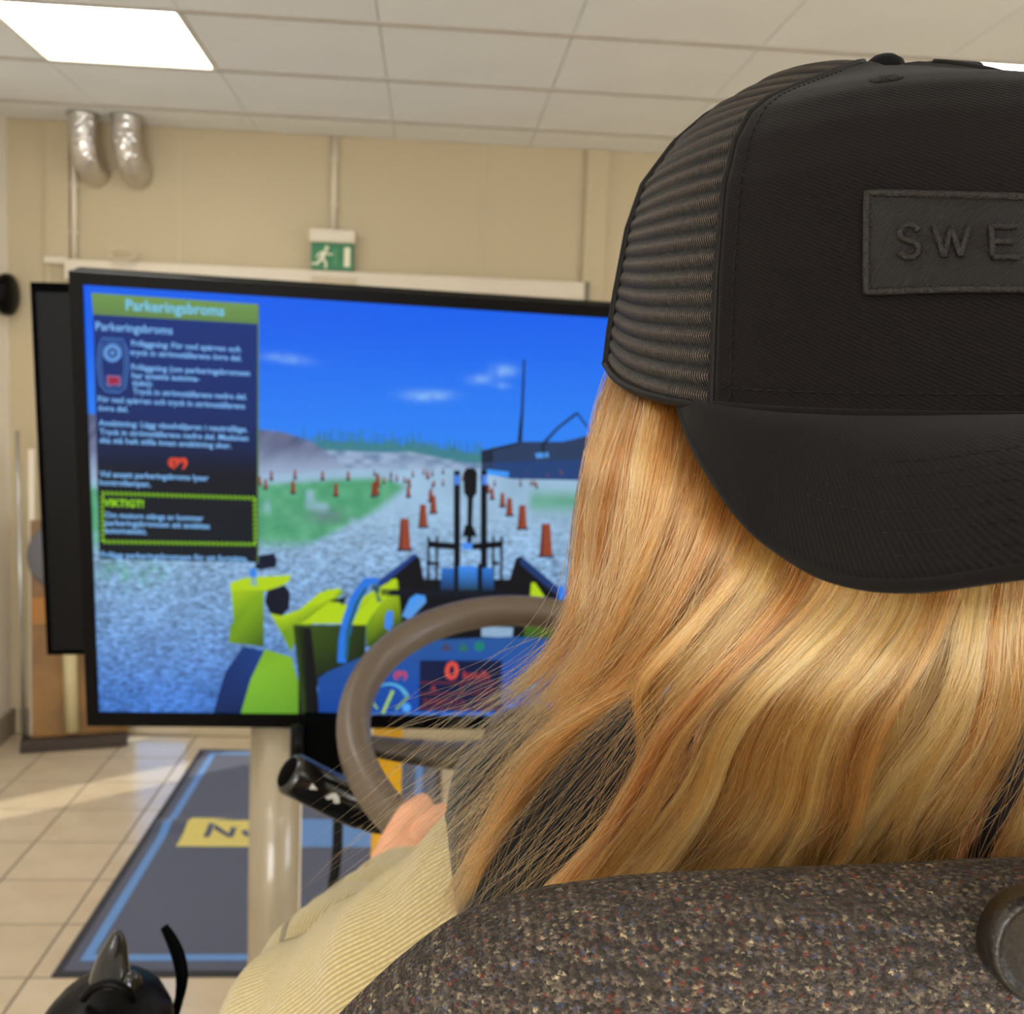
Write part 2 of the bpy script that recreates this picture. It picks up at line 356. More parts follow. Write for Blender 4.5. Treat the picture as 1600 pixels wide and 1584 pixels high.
# back wall with a glazed entrance (hidden mostly behind the tv): opening 1 = sidelight, opening 2 = door slit
bm = bmesh.new()
OP = [(-1.36, -1.08, 0, 2.02), (-.53, -.09, 0, 2.02)]
xs = XL - .2
for (a, b, z0, z1) in OP:
    bx(bm, Vector(((xs + a) / 2, YB + .04, ZC / 2)), (a - xs, .08, ZC + .1)); bx(bm, Vector(((a + b) / 2, YB + .04, (z1 + ZC + .05) / 2)), (b - a, .08, ZC + .05 - z1)); xs = b
bx(bm, Vector(((xs + XR + .2) / 2, YB + .04, ZC / 2)), (XR + .2 - xs, .08, ZC + .1))
wb = struct(frombm('wall_back', bm, M_wall), 'beige panelled back wall')
def t_glass():
    t = NT('window_glass'); tr = t.new('ShaderNodeBsdfTransparent'); tr.inputs[0].default_value = (.95, .98, 1, 1); gl = t.new('ShaderNodeBsdfGlossy'); gl.inputs['Roughness'].default_value = .03
    mx = t.new('ShaderNodeMixShader'); mx.inputs[0].default_value = .07; t.l.new(tr.outputs[0], mx.inputs[1]); t.l.new(gl.outputs[0], mx.inputs[2]); t.l.new(mx.outputs[0], t.n['Material Output'].inputs[0]); return t.m
M_glass = t_glass(); M_glass.use_transparent_shadow = True
for k, (a, b, z0, z1) in enumerate(OP):
    bm = bmesh.new()
    for (cx, cz, sx, sz) in ((a + .012, 1.01, .024, 2.02), (b - .012, 1.01, .024, 2.02), ((a + b) / 2, 2.0, b - a - .048, .03), ((a + b) / 2, .02, b - a - .048, .04)): bx(bm, Vector((cx, YB + .04, cz)), (sx, .06, sz))
    w_ = struct(frombm('window_%d' % (k + 1), bm, M_trim), 'narrow full-height glazing in the back wall'); box('pane', ((a + b) / 2, YB + .04, 1.01), (b - a - .05, .006, 1.94), M_glass, w_)
box('outside_yellow_post', (-1.475, YB - .03, 1.0), (.1, .04, 2.0), M_yel).name = 'trim_1'; struct(bpy.data.objects['trim_1'], 'yellow edge strip beside the glazing')
struct(box('wall_left', (XL - .1, (YF + YB) / 2, ZC / 2), (.2, YB - YF + .4, ZC + .1), M_wall_l), 'pale side wall')
bm = bmesh.new()
for (y0, y1, z0, z1) in ((YF - .2, -.95, 0, ZC), (1.35, YB + .2, 0, ZC), (-.95, 1.35, 0, .9), (-.95, 1.35, 2.35, ZC)): bx(bm, Vector((XR + .1, (y0 + y1) / 2, (z0 + z1) / 2)), (.2, y1 - y0, z1 - z0))
struct(frombm('wall_right', bm, M_wall_l), 'side wall with a wide added opening')  # opening made up to go with the added side fill
bm = bmesh.new()
for (x0, x1, z0, z1) in ((XL, -1.75, 0, ZC), (.55, XR, 0, ZC), (-1.75, .55, 0, .95), (-1.75, .55, 2.5, ZC)): bx(bm, Vector(((x0 + x1) / 2, YF - .1, (z0 + z1) / 2)), (x1 - x0, .2, z1 - z0))
struct(frombm('wall_front', bm, M_wall_l), 'wall behind the camera with an added opening')  # unseen opening, made up to match the rear fill light
struct(box('baseboard_left', (XL + .008, 2.0, .06), (.016, 6., .12), M_base))
bb = struct(box('baseboard_back', (XL + .2, YB - .008, .06), (.32, .016, .12), M_base))
# wall ribs and seams
bm = bmesh.new(); bx(bm, Vector((-1.66, YB - .012, ZC / 2)), (.1, .024, ZC - .004)); struct(frombm('trim_2', bm, M_wall), 'flat wall rib in the corner')
bm = bmesh.new(); bx(bm, Vector((.715, YB - .014, ZC / 2)), (.1, .028, ZC - .004)); struct(frombm('trim_3', bm, M_wall), 'flat wall rib beside the cap')
for x in (-1.14, .2): struct(box('trim_4', (x, YB - .001, ZC / 2 + .7), (.006, .004, 1.3), M_trim), 'thin joint between wall panels')
# cable trunking along the wall with its end caps
t = empty('cable_trunking', (-.5, YB, 2.1), 'white horizontal cable trunking on the wall behind the tv', 'trunking')
box('channel', (-.47, YB - .03, 2.105), (2.3, .06, .085), M_white, t, bev=.004)
box('cover_strip', (-.46, YB - .063, 2.105), (2.26, .008, .05), M_white, t)
box('end_cap', (.683, YB - .031, 2.105), (.022, .066, .09), plain('grey_plastic_cap', (120, 116, 100), .5), t)
box('handle', (-.45, YB - .072, 2.105), (.2, .012, .03), M_trim, t, bev=.003)
t = empty('cable_duct', (-1.68, YB, 2.14), 'short thin white cable duct left of the trunking', 'duct')
box('channel', (-1.665, YB - .034, 2.143), (.09, .02, .028), M_white, t); 
for k in range(3): tube('cable', [(-1.68 + .02 * k, YB - .032, 2.13), (-1.68 + .02 * k, YB - .03, 1.7)], .003, M_trim, t, 8)
for nm, x, z0, lab in (('conduit', -1.59, 2.15, 'white vertical conduit pipe left of the foil ducts'), ('conduit', -.463, 2.325, 'white vertical conduit pipe above the green exit sign')):
    t = empty(nm, (x, YB, z0), lab, 'conduit pipe')
    tube('pipe', [(x, YB - .018, z0), (x, YB - .018, ZC)], .0135 if x > -1 else .014, M_white, t, 12)
    for z in (z0 + .12, z0 + .32): box('clip', (x, YB - .012, z), (.036, .024, .012), M_white, t)
# coiled cable on the trunking
tube('cable_coil', [(-1.36 + .052 * math.cos(a), YB - .07 - .004 * a, 2.17 + .022 * math.sin(a)) for a in np.linspace(0, 4 * PI, 60)], .0045, M_trim, None, 8)
tag(bpy.data.objects['cable_coil'], 'small coil of pale cable lying on the white trunking', 'cable')
# whiteboard under trunking
t = empty('whiteboard', (-.45, YB, 1.0), 'wide white board mounted on the wall, mostly hidden behind the tv', 'whiteboard')
# foil ducts
for k, (x, lab) in enumerate(((-1.505, 'left one of two crinkled silver foil duct elbows at the ceiling'), (-1.325, 'right one of two crinkled silver foil duct elbows at the ceiling'))):
    t = empty('foil_duct', (x, 4.9, ZC), lab, 'duct', 'foil ducts under the ceiling')
    pth = catmull([(x, 4.83, ZC - .004), (x, 4.83, 2.66), (x + .004, 4.835, 2.6), (x + .008, 4.87, 2.555), (x + .01, 4.93, 2.535), (x + .01, 4.992, 2.53)], 40)
    tube('sleeve', pth, lambda i, a: .058 * (1 + .03 * math.sin(i * 1.9) + .025 * math.sin(5 * a + i)), M_foil, t, 28)
    lathe('collar', [(.06, 0), (.066, 0), (.066, .012), (.06, .012)], M_silver, Matrix.Translation((x, 4.83, ZC - .014)), t)
# exit sign
t = empty('exit_sign', (-.46, YB, 2.2), 'green and white emergency exit sign above the tv', 'exit sign')
box('housing', (-.463, YB - .04, 2.298), (.2, .08, .055), M_white, t, bev=.006)
sp = box('sign_plate', (-.463, YB - .045, 2.212), (.185, .014, .122), M_green, t, bev=.002)
def figure(name, polys, mat, parent, ox, oy, oz, s, depth=.002):
    bm = bmesh.new()
    for P in polys:
        v = [bm.verts.new((ox + s * a, oy, oz + s * b)) for a, b in P]; bm.faces.new(v)
    r = bmesh.ops.extrude_face_region(bm, geom=bm.faces[:]); bmesh.ops.translate(bm, vec=(0, -depth, 0), verts=[g for g in r['geom'] if isinstance(g, bmesh.types.BMVert)])
    bmesh.ops.recalc_face_normals(bm, faces=bm.faces[:]); return frombm(name, bm, mat, parent)
def disc(cx, cy, r, n=14): return [(cx + r * math.cos(2 * PI * k / n), cy + r * math.sin(2 * PI * k / n)) for k in range(n)]
figure('running_figure', [disc(.3, 1.62, .17), [(-.25, .75), (.1, .7), (.35, 1.35), (.1, 1.45), (-.1, 1.3)], [(-.1, 1.3), (-.45, 1.1), (-.6, .8), (-.5, .76), (-.35, 1.0), (-.05, 1.12)],
       [(.15, 1.3), (.5, 1.0), (.8, 1.1), (.78, 1.22), (.5, 1.13), (.3, 1.42)], [(-.25, .8), (-.5, .4), (-.95, .35), (-.95, .2), (-.4, .22), (-.02, .7)], [(-.02, .78), (.35, .45), (.3, -.1), (.15, -.1), (.18, .38), (-.12, .62)]], M_signw, sp, -.503, YB - .0525, 2.162, .053)
figure('door_symbol', [[(0, 0), (.5, 0), (.5, 1.6), (0, 1.6)]], M_signw, sp, -.41, YB - .0525, 2.169, .053)
figure('arrow', [[(0, 0), (.12, 0), (.12, 1.4), (0, 1.4)], [(.2, 0), (.32, 0), (.32, 1.4), (.2, 1.4)]], plain('pale_green_print', (70, 150, 100), .4), sp, -.458, YB - .0525, 2.172, .053)

# black rounded fixture on left wall
t = empty('wall_speaker', (XL, 4.9, 1.98), 'black rounded fixture at the left wall, cut by the picture edge', 'speaker')
lathe('speaker_shell', [(.01, 0), (.05, .0), (.085, .012), (.092, .03), (.088, .05), (.07, .062), (.03, .068), (.004, .07)], M_black, axis_matrix((XL, 4.9, 1.98), (1, 0, 0)), t)

# roll-up stand with printed panel in the left corner
t = empty('roll_up_banner', (-1.6, 4.8, 0), 'narrow printed display stand in the left corner behind the black monitor', 'banner')
bxr = Matrix.Rotation(.28, 3, 'Z')
box('base', (-1.54, 4.81, .03), (.44, .1, .05), plain('dark_brown_base', (58, 44, 36), .5), t, bxr, .006)
pn = box('print_panel', (-1.52, 4.83, .53), (.40, .012, .97), plain('brown_print', (132, 94, 42), .35, var=.35, sc=5), t, bxr)
for k, (x, w_) in enumerate(((-1.745, .02),)): tube('pole', [(x, 4.77, .03), (x - .025, 4.79, 1.40)], .009, M_silver, t, 12)
box('edge_strip', (-1.715, 4.80, .68), (.025, .02, 1.28), M_white, t, bxr)
bm = bmesh.new(); ell(bm, (-1.60, 4.80, .86), (.13, .008, .15), bxr); frombm('round_print', bm, plain('grey_print', (94, 92, 96), .5), pn, True)
box('orange_print', (-1.58, 4.80, .62), (.26, .006, .12), plain('orange_print', (168, 112, 44), .5), pn, bxr)
tube('tube_print', [(-1.545, 4.79, .08), (-1.555, 4.79, .5)], .03, plain('cream_print', (200, 186, 140), .4), pn, 14)

# entrance mat
MX0, MX1, MY0, MY1 = -.988, .085, 2.883, 4.79
t = empty('door_mat', ((MX0 + MX1) / 2, (MY0 + MY1) / 2, 0), 'large blue grey entrance mat with light blue border line and logo', 'mat')
box('rubber_edge', ((MX0 + MX1) / 2, (MY0 + MY1) / 2, .003), (MX1 - MX0, MY1 - MY0, .005), M_matedge, t)
NXm, NYm = 40, 70; V = []; Fc = []
for j in range(NYm + 1):
    for i in range(NXm + 1):
        x = MX0 + .025 + (MX1 - MX0 - .05) * i / NXm; y = MY0 + .02 + (MY1 - MY0 - .04) * j / NYm
        w_ = math.exp(-((y - 3.95 - .1 * (x + .5)) / .05) ** 2) * max(0, 1 - (x - MX0) * 2) * .022
        V.append((x, y, .0075 + w_))
for j in range(NYm):
    for i in range(NXm): a = j * (NXm + 1) + i; Fc.append((a, a + 1, a + NXm + 2, a + NXm + 1))
frompy('pile', V, Fc, M_mat, t)
def strip(name, x0, x1, y0, y1, mat, z=.0085, parent=None, n=30):
    V = []; Fc = []
    for j in range(n + 1):
        y = y0 + (y1 - y0) * j / n
        for x in (x0, x1):
            w_ = math.exp(-((y - 3.95 - .1 * (x + .5)) / .05) ** 2) * max(0, 1 - (x - MX0) * 2) * .022
            V.append((x, y, z + w_))
    for j in range(n): Fc.append((2 * j, 2 * j + 1, 2 * j + 3, 2 * j + 2))
    return frompy(name, V, Fc, mat, parent)
bl = strip('border_line', -.935, -.905, 2.955, 4.74, M_matblue, parent=t, n=90); strip('border_line', -.905, .005, 2.955, 2.99, M_matblue, parent=t)
strip('border_line', -.905, .005, 4.71, 4.74, M_matblue, parent=t); strip('border_line', -.025, .005, 2.99, 4.71, M_matblue, parent=t)
ylw = strip('logo_yellow_field', -.85, -.445, 3.73, 3.985, M_matyel, .009, t); blf = strip('logo_blue_field', -.445, -.07, 3.73, 3.985, M_matblue, .009, t)

# ------------------------------------------------------------------ text helper
def text_geo(s, size=1.0, res=2, align='LEFT', space=1.0, bold=0.0):
    c = bpy.data.curves.new('t', 'FONT'); c.body = s; c.size = size; c.resolution_u = res; c.align_x = align; c.space_character = space; c.offset = bold; c.fill_mode = 'FRONT'
    o = bpy.data.objects.new('t', c); COL.objects.link(o); dg = bpy.context.evaluated_depsgraph_get(); dg.update()
    me = bpy.data.meshes.new_from_object(o.evaluated_get(dg)); bpy.data.objects.remove(o)
    V = [tuple(v.co) for v in me.vertices]; Fc = [tuple(p.vertices) for p in me.polygons]; bpy.data.meshes.remove(me); return V, Fc
for (s, x, sp_, mt, par) in (('NO', -.78, 1.12, M_mat, ylw),):
    V, Fc = text_geo(s, .14, 2, 'LEFT', sp_, .003); frompy('lettering', [(x + a * 1.1, 3.81 + b, .0108 + math.exp(-((3.81 + b - 3.95 - .1 * (x + a * 1.1 + .5)) / .05) ** 2) * max(0, 1 - (x + a * 1.1 - MX0) * 2) * .022) for a, b, c in V], Fc, mt, par, False)

# ------------------------------------------------------------------ television
TL = Vector((-.6187, 1.9143, 1.8003)); TRT = Vector((.998, .0637, -.0151)); TUP = Vector((.028, -.199, .980))
_v = np.array([1.833, math.radians(3.588), math.radians(-11.534), math.radians(-.869)])
TL = px(108, 422, _v[0]); _rt = Vector((math.cos(_v[1]), math.sin(_v[1]), 0)); _n = Vector((-math.sin(_v[1]), math.cos(_v[1]), 0))
_u = Vector((0, 0, 1)) * math.cos(_v[2]) + _n * math.sin(_v[2])
TRT = _rt * math.cos(_v[3]) + _u * math.sin(_v[3]); TUP = _u * math.cos(_v[3]) - _rt * math.sin(_v[3]); TN = TRT.cross(TUP)
if TN.dot(AX_F) > 0: TN = -TN       # TN points out of the screen, to the viewer
def tvp(a, b, h=0.): return TL + TRT * a + TUP * b + TN * h
def tvuv(x, y):
    P = on_plane(x, y, TL, TN) - TL; return P.dot(TRT), P.dot(TUP)
TVW, TVH = 1.49, .86
TR3 = Matrix((TRT, TN * -1, TUP)).transposed()
tv = empty('television', tvp(TVW / 2, -TVH, -.03), 'large flat tv showing a blue-sky driving simulation with text panel', 'television')
bm = bmesh.new(); bx(bm, tvp(TVW / 2, -TVH / 2, -.035), (TVW, .06, TVH), TR3, .004); frombm('housing', bm, M_blackm, tv)
bm = bmesh.new()
for (a0, a1, b0, b1) in ((0, TVW, -.0225, 0), (0, TVW, -TVH, -.832), (0, .0225, -.832, -.0225), (TVW - .0225, TVW, -.832, -.0225)):
    bx(bm, tvp((a0 + a1) / 2, (b0 + b1) / 2, 0), (a1 - a0, .012, b1 - b0), TR3)
frombm('bezel', bm, M_black, tv)
SX0, SX1, SY0, SY1 = .0225, TVW - .0225, -.832, -.0225
def t_scr(name, gravel):
    t = NT(name); at = t.new('ShaderNodeAttribute'); at.attribute_name = 'col'
    out = at.outputs['Color']
    if gravel:
        ag = t.new('ShaderNodeAttribute'); ag.attribute_name = 'grain'; v = t.map(t.co(), (1, 1, 1.9)); n = t.noise(v, 75, 5, .75)
        f = t.ramp(n.outputs[0], [(.32, (.28,) * 3), (.5, (.95,) * 3), (.66, (1.7,) * 3)])
        mx = t.new('ShaderNodeMix', data_type='RGBA'); t.l.new(ag.outputs['Fac'], mx.inputs['Factor']); mx.inputs['A'].default_value = (1, 1, 1, 1); t.l.new(f, mx.inputs['B'])
        m2 = t.new('ShaderNodeMix', data_type='RGBA', blend_type='MULTIPLY'); m2.inputs['Factor'].default_value = 1; t.l.new(out, m2.inputs['A']); t.l.new(mx.outputs['Result'], m2.inputs['B']); out = m2.outputs['Result']
    t.l.new(out, t.b.inputs['Emission Color']); t.set(Emission_Strength=1., Base_Color=(.01, .01, .012), Roughness=.35, Specular_IOR_Level=.04); return t.m
M_scrg = t_scr('screen_scenery', True); M_scr = t_scr('screen_graphics', False)
# base image: colour computed per grid vertex in screen coordinates
PXC = {}
def smooth(e0, e1, x): t_ = np.clip((x - e0) / (e1 - e0), 0, 1); return t_ * t_ * (3 - 2 * t_)
def vnoise(x, y, sc, seed):
    g = np.random.default_rng(seed).random((64, 64)); X = x / sc; Y = y / sc; i = np.floor(X).astype(int); j = np.floor(Y).astype(int); fx = X - i; fy = Y - j
    fx = fx * fx * (3 - 2 * fx); fy = fy * fy * (3 - 2 * fy); G = lambda a, b: g[a % 64, b % 64]
    return (G(i, j) * (1 - fx) + G(i + 1, j) * fx) * (1 - fy) + (G(i, j + 1) * (1 - fx) + G(i + 1, j + 1) * fx) * fy
NXs, NYs = 420, 240
ua = np.linspace(SX0, SX1, NXs + 1); vb = np.linspace(SY1, SY0, NYs + 1); UU, VV = np.meshgrid(ua, vb)
PW = np.array(TL)[None, None] + UU[..., None] * np.array(TRT) + VV[..., None] * np.array(TUP)
Q = PW - np.array(EYE); zc = Q @ np.array(AX_F); XP = 800 + FPX * (Q @ np.array(AX_R)) / zc; YP = 792 - FPX * (Q @ np.array(AX_U)) / zc
# picture-space look of the simulated landscape (position on the screen only)
def L3(c): return np.array(lin(c))
def mixc(a, b, t_): return a + (b - a) * t_[..., None]
hor = 735 + 0 * XP
col = mixc(L3((8, 94, 236))[None, None], L3((44, 130, 244)), smooth(470, 720, YP))
cl = np.exp(-((XP - 668) / 34) ** 2 - ((YP - 618) / 8) ** 2) + .8 * np.exp(-((XP - 752) / 18) ** 2 - ((YP - 593) / 7) ** 2) + .9 * np.exp(-((XP - 787) / 18) ** 2 - ((YP - 579) / 9) ** 2) + .7 * np.exp(-((XP - 448 - (YP - 560) * 2) / 30) ** 2 - ((YP - 560) / 8) ** 2) + .5 * np.exp(-((XP - 785) / 12) ** 2 - ((YP - 602) / 5) ** 2)
cl = cl * (.5 + .7 * vnoise(XP, YP, 9, 3)); col = mixc(col, L3((140, 190, 245)), np.clip(cl * .8, 0, 1))
tree = np.interp(XP, [400, 480, 520, 560, 640, 700, 750, 1400], [700, 690, 688, 690, 694, 702, 708, 700]) - 16 * vnoise(XP, XP * 0, 3.2, 5) ** 2
col = mixc(col, mixc(L3((54, 120, 120))[None, None], L3((70, 130, 90)), vnoise(XP, YP, 6, 8)), smooth(0, 4, YP - tree) * .85)
mid = np.interp(XP, [400, 520, 600, 640, 700, 740, 1400], [700, 702, 705, 704, 716, 722, 715])
col = mixc(col, mixc(L3((92, 122, 160))[None, None], L3((165, 185, 215)), vnoise(XP * .5, YP, 7, 9)), smooth(0, 4, YP - mid))
hill = np.interp(XP, [100, 400, 440, 480, 500, 540, 560], [640, 668, 672, 684, 697, 728, 750])
hc = mixc(L3((74, 82, 112))[None, None], L3((120, 130, 165)), vnoise(XP + YP * .9, YP * .3, 12, 4)); col = mixc(col, mixc(hc, L3((150, 170, 200)), smooth(690, 745, YP) * (XP * 0 + 1)), smooth(0, 5, YP - hill) * (XP < 575))
gh = np.interp(XP, [100, 400, 560, 700, 1400], [748, 742, 732, 732, 740])
gcol = mixc(L3((152, 186, 214))[None, None], L3((112, 152, 200)), smooth(760, 1000, YP)); gcol = mixc(gcol, L3((66, 118, 200)), smooth(940, 1120, YP))
gcol = gcol * (.88 + .24 * vnoise(XP, YP, 40, 11))[..., None]
ground = smooth(-3, 4, YP - gh); col = mixc(col, gcol, ground)
gr = (smooth(8, 22, YP - gh) * smooth(0, 30, np.interp(YP, [740, 760, 800, 860, 1120], [600, 650, 600, 480, 380]) - XP) * smooth(0, 30, 866 - YP)) * smooth(.12, .45, vnoise(XP, YP, 22, 12) + .2)
gr2 = smooth(0, 16, XP - 820) * np.exp(-((YP - 783) / 16) ** 2) * .8 + np.exp(-((XP - 200) / 60) ** 2 - ((YP - 895) / 22) ** 2) * .8 * vnoise(XP, YP, 15, 2)
col = mixc(col, mixc(L3((70, 150, 108))[None, None], L3((96, 172, 132)), vnoise(XP, YP, 14, 13)), np.clip(gr + gr2, 0, 1))
col = mixc(col, L3((110, 120, 140)), .6 * np.exp(-((XP - 510) / 28) ** 2 - ((YP - 806) / 12) ** 2))
grain = ground * (1 - np.clip(gr + gr2, 0, 1) * .7) * smooth(760, 900, YP)
V = PW.reshape(-1, 3); idx = np.arange((NXs + 1) * (NYs + 1)).reshape(NYs + 1, NXs + 1)
Fa = np.stack([idx[:-1, :-1], idx[1:, :-1], idx[1:, 1:], idx[:-1, 1:]], -1).reshape(-1, 4)
me = bpy.data.meshes.new('screen'); me.from_pydata(V.tolist(), [], Fa.tolist()); me.update()
ca = me.attributes.new('col', 'FLOAT_COLOR', 'POINT'); ca.data.foreach_set('color', np.concatenate([col.reshape(-1, 3), np.ones((V.shape[0], 1))], 1).ravel().astype(np.float32))
ga = me.attributes.new('grain', 'FLOAT', 'POINT'); ga.data.foreach_set('value', grain.ravel().astype(np.float32))
screen = link('screen', me, M_scrg, tv)
# flat graphics on the screen, in layers a hair apart
class Gfx:
    def __init__(s): s.V = []; s.F = []; s.C = []
    def add(s, P, faces, colr, layer):
        b = len(s.V); c = lin(colr)
        for (a, v) in P: s.V.append(tvp(a, v, .0002 + layer * .00012)); s.C.append((*c, 1))
        for f in faces: s.F.append(tuple(i + b for i in f))
    def poly(s, pts, colr, layer): s.add([tvuv(*p) for p in pts], [tuple(range(len(pts)))], colr, layer)
    def grad(s, pts, cols, layer):
        b = len(s.V)
        for p, c in zip(pts, cols): s.V.append(tvp(*tvuv(*p), .0002 + layer * .00012)); s.C.append((*lin(c), 1))
        s.F.append(tuple(range(b, b + len(pts))))
    def line(s, pts, w, colr, layer):
        pts = [Vector(p) for p in pts]; n = len(pts); P = []
        for i in range(n):
            d = (pts[min(i + 1, n - 1)] - pts[max(i - 1, 0)]).normalized(); q = Vector((-d.y, d.x)) * (w[i] if hasattr(w, '__len__') else w) / 2
            P += [tvuv(*(pts[i] + q)), tvuv(*(pts[i] - q))]
        s.add(P, [(2 * i, 2 * i + 1, 2 * i + 3, 2 * i + 2) for i in range(n - 1)], colr, layer)
    def text(s, t_, x, y, hpx, colr, layer, wpx=None, bold=.012, italic=0.):
        """baseline start x, y; capital height hpx; fitted to width wpx, all in picture pixels, laid along the screen's own axes"""
        Vt, Ft = text_geo(t_, 1., 2, 'LEFT', 1., bold); a0, v0 = tvuv(x, y); k = abs(tvuv(x, y - hpx)[1] - v0) / .7
        mx_ = max(p[0] for p in Vt); kx = k if wpx is None else (tvuv(x + wpx, y)[0] - a0) / mx_
        s.add([(a0 + p[0] * kx + p[1] * k * italic, v0 + p[1] * k) for p in Vt], Ft, colr, layer)
    def build(s, name, mat, parent):
        me = bpy.data.meshes.new(name); me.from_pydata([tuple(v) for v in s.V], [], s.F); me.update()
        ca = me.attributes.new('col', 'FLOAT_COLOR', 'POINT'); ca.data.foreach_set('color', np.array(s.C, np.float32).ravel()); o = link(name, me, mat, parent, False); o['kind'] = 'stuff'; return o
def row(x, y): return y     # helper kept for readability
# --- distant scenery: harbour shed, crane, cones
g = Gfx()
g.poly([(752, 704), (752, 738), (800, 748), (1000, 752), (1000, 660), (920, 680), (880, 690), (812, 690)], (38, 58, 92), 1)
g.poly([(752, 704), (812, 690), (812, 694), (770, 704), (770, 722), (752, 722)], (24, 34, 58), 2)
g.poly([(770, 722), (1000, 715), (1000, 752), (800, 748), (770, 742)], (30, 64, 120), 2)
g.line([(819, 562), (816, 640), (812, 690)], [3, 4, 7], (12, 24, 48), 3)
g.line([(850, 714), (848, 694), (872, 668), (902, 645)], [7, 5, 4, 4], (20, 34, 56), 3); g.line([(902, 645), (918, 668)], 3, (24, 44, 80), 3)
g.line([(760, 737), (795, 741)], 8, (60, 150, 250), 3)
g.poly([(836, 708), (856, 706), (858, 714), (838, 716)], (80, 150, 230), 3)
for k in range(46):
    x = 470 + k * 6.2 + random.uniform(-2, 2); yb = float(np.interp(x, [460, 520, 600, 700, 760], [690, 690, 694, 704, 712])); g.line([(x, yb), (x + .3, yb - random.uniform(8, 24))], 2.0, random.choice([(48, 110, 150), (52, 118, 130), (60, 120, 170)]), 1)
g.build('far_scenery', M_scr, screen)
g = Gfx()
def cone(x, yb, h, w=None, c=(142, 66, 42)):
    w = w or h * .24
    g.poly([(x - w * 1.1, yb - 1), (x + w * 1.1, yb - 1), (x + w, yb + 3), (x - w, yb + 3)], (30, 40, 60), 1)
    g.poly([(x - w * .85, yb), (x + w * .85, yb), (x + w * .55, yb - h), (x - w * .55, yb - h)], c, 2)
    g.poly([(x - w * .55, yb - h), (x - w * .85, yb), (x - w * .35, yb), (x - w * .35, yb - h)], tuple(int(v * .7) for v in c), 3)
for (x, yb, h) in ((632, 858, 48), (661, 822, 34), (677, 800, 26), (673, 782, 18), (638, 775, 16), (525, 773, 18), (458, 769, 18), (588, 771, 20), (584, 774, 20), (590, 758, 18), (424, 748, 12), (461, 746, 12), (504, 748, 12), (544, 748, 12), (415, 762, 14), (406, 756, 12), (853, 868, 50), (816, 825, 36), (796, 804, 26), (785, 790, 20), (769, 778, 16), (763, 768, 12), (640, 758, 10), (632, 752, 8)): cone(x, yb, h)
for k in range(34):
    x = random.uniform(585, 760) if k < 24 else random.uniform(770, 900); y = random.uniform(736, 762); cone(x, y, random.uniform(5, 9), 1.8, random.choice([(150, 80, 60), (120, 90, 90), (160, 76, 50)]))
g.build('traffic_cones', M_scr, screen)
# --- wheel loader front seen from the cab
g = Gfx(); BK = (6, 8, 14); NV = (10, 26, 62)
g.poly([(590, 908), (648, 864), (656, 872), (662, 905), (796, 905), (806, 872), (814, 868), (905, 945), (905, 1000), (590, 1000)], BK, 1)
g.poly([(590, 908), (648, 864), (652, 868), (590, 922)], (26, 60, 128), 2); g.poly([(814, 868), (905, 945), (900, 956), (812, 880)], (24, 54, 110), 2)
for x in (714, 756): g.line([(x, 735), (x, 905)], 10, BK, 3)
g.poly([(724, 738), (729, 731), (741, 731), (746, 738), (745, 770), (739, 778), (731, 778), (725, 770)], BK, 4); g.line([(735, 775), (733, 850)], [9, 7], BK, 4)
g.poly([(722, 838), (727, 820), (738, 820), (746, 838)], BK, 4)
for x in (714, 757): g.poly([(x - 4, 742), (x + 4, 742), (x + 4, 757), (x - 4, 757)], (70, 130, 230), 4)
for s_, x0 in ((1, 670), (-1, 784)):
    for dx in (0, 13): g.line([(x0 + s_ * dx, 838), (x0 + s_ * dx - 1, 905)], 4, BK, 3)
    g.line([(x0 - 1, 850), (x0 + s_ * 46, 854)], 10, BK, 3); g.line([(x0 - 4, 880), (x0 + s_ * 16, 880)], 5, BK, 3); g.line([(x0 - 2, 850), (x0 + s_ * 14, 850)], 4, BK, 3)
g.grad([(690, 887), (770, 887), (772, 922), (688, 922)], [(40, 110, 200), (44, 120, 210), (20, 44, 70), (20, 44, 70)], 4)
g.grad([(712, 884), (744, 884), (746, 922), (710, 922)], [(60, 140, 240), (60, 140, 240), (26, 56, 70), (26, 56, 70)], 5)
for x in (713, 750): g.line([(x, 880), (x, 925)], 7, BK, 6)
g.grad([(722, 848), (738, 848), (738, 858), (722, 858)], [(70, 140, 240)] * 4, 5)
g.poly([(596, 920), (800, 925), (800, 935), (596, 930)], (10, 16, 30), 6)
g.grad([(640, 935), (650, 928), (664, 930), (666, 940), (655, 952), (640, 968), (628, 962)], [(60, 150, 240)] * 3 + [(90, 150, 220)] * 4, 7)
g.poly([(752, 978), (802, 980), (800, 996), (752, 994)], (140, 170, 200), 8)
g.build('loader_bucket', M_scr, screen)
g = Gfx(); YG = (176, 208, 20); YD = (58, 84, 14); YM = (108, 150, 22)
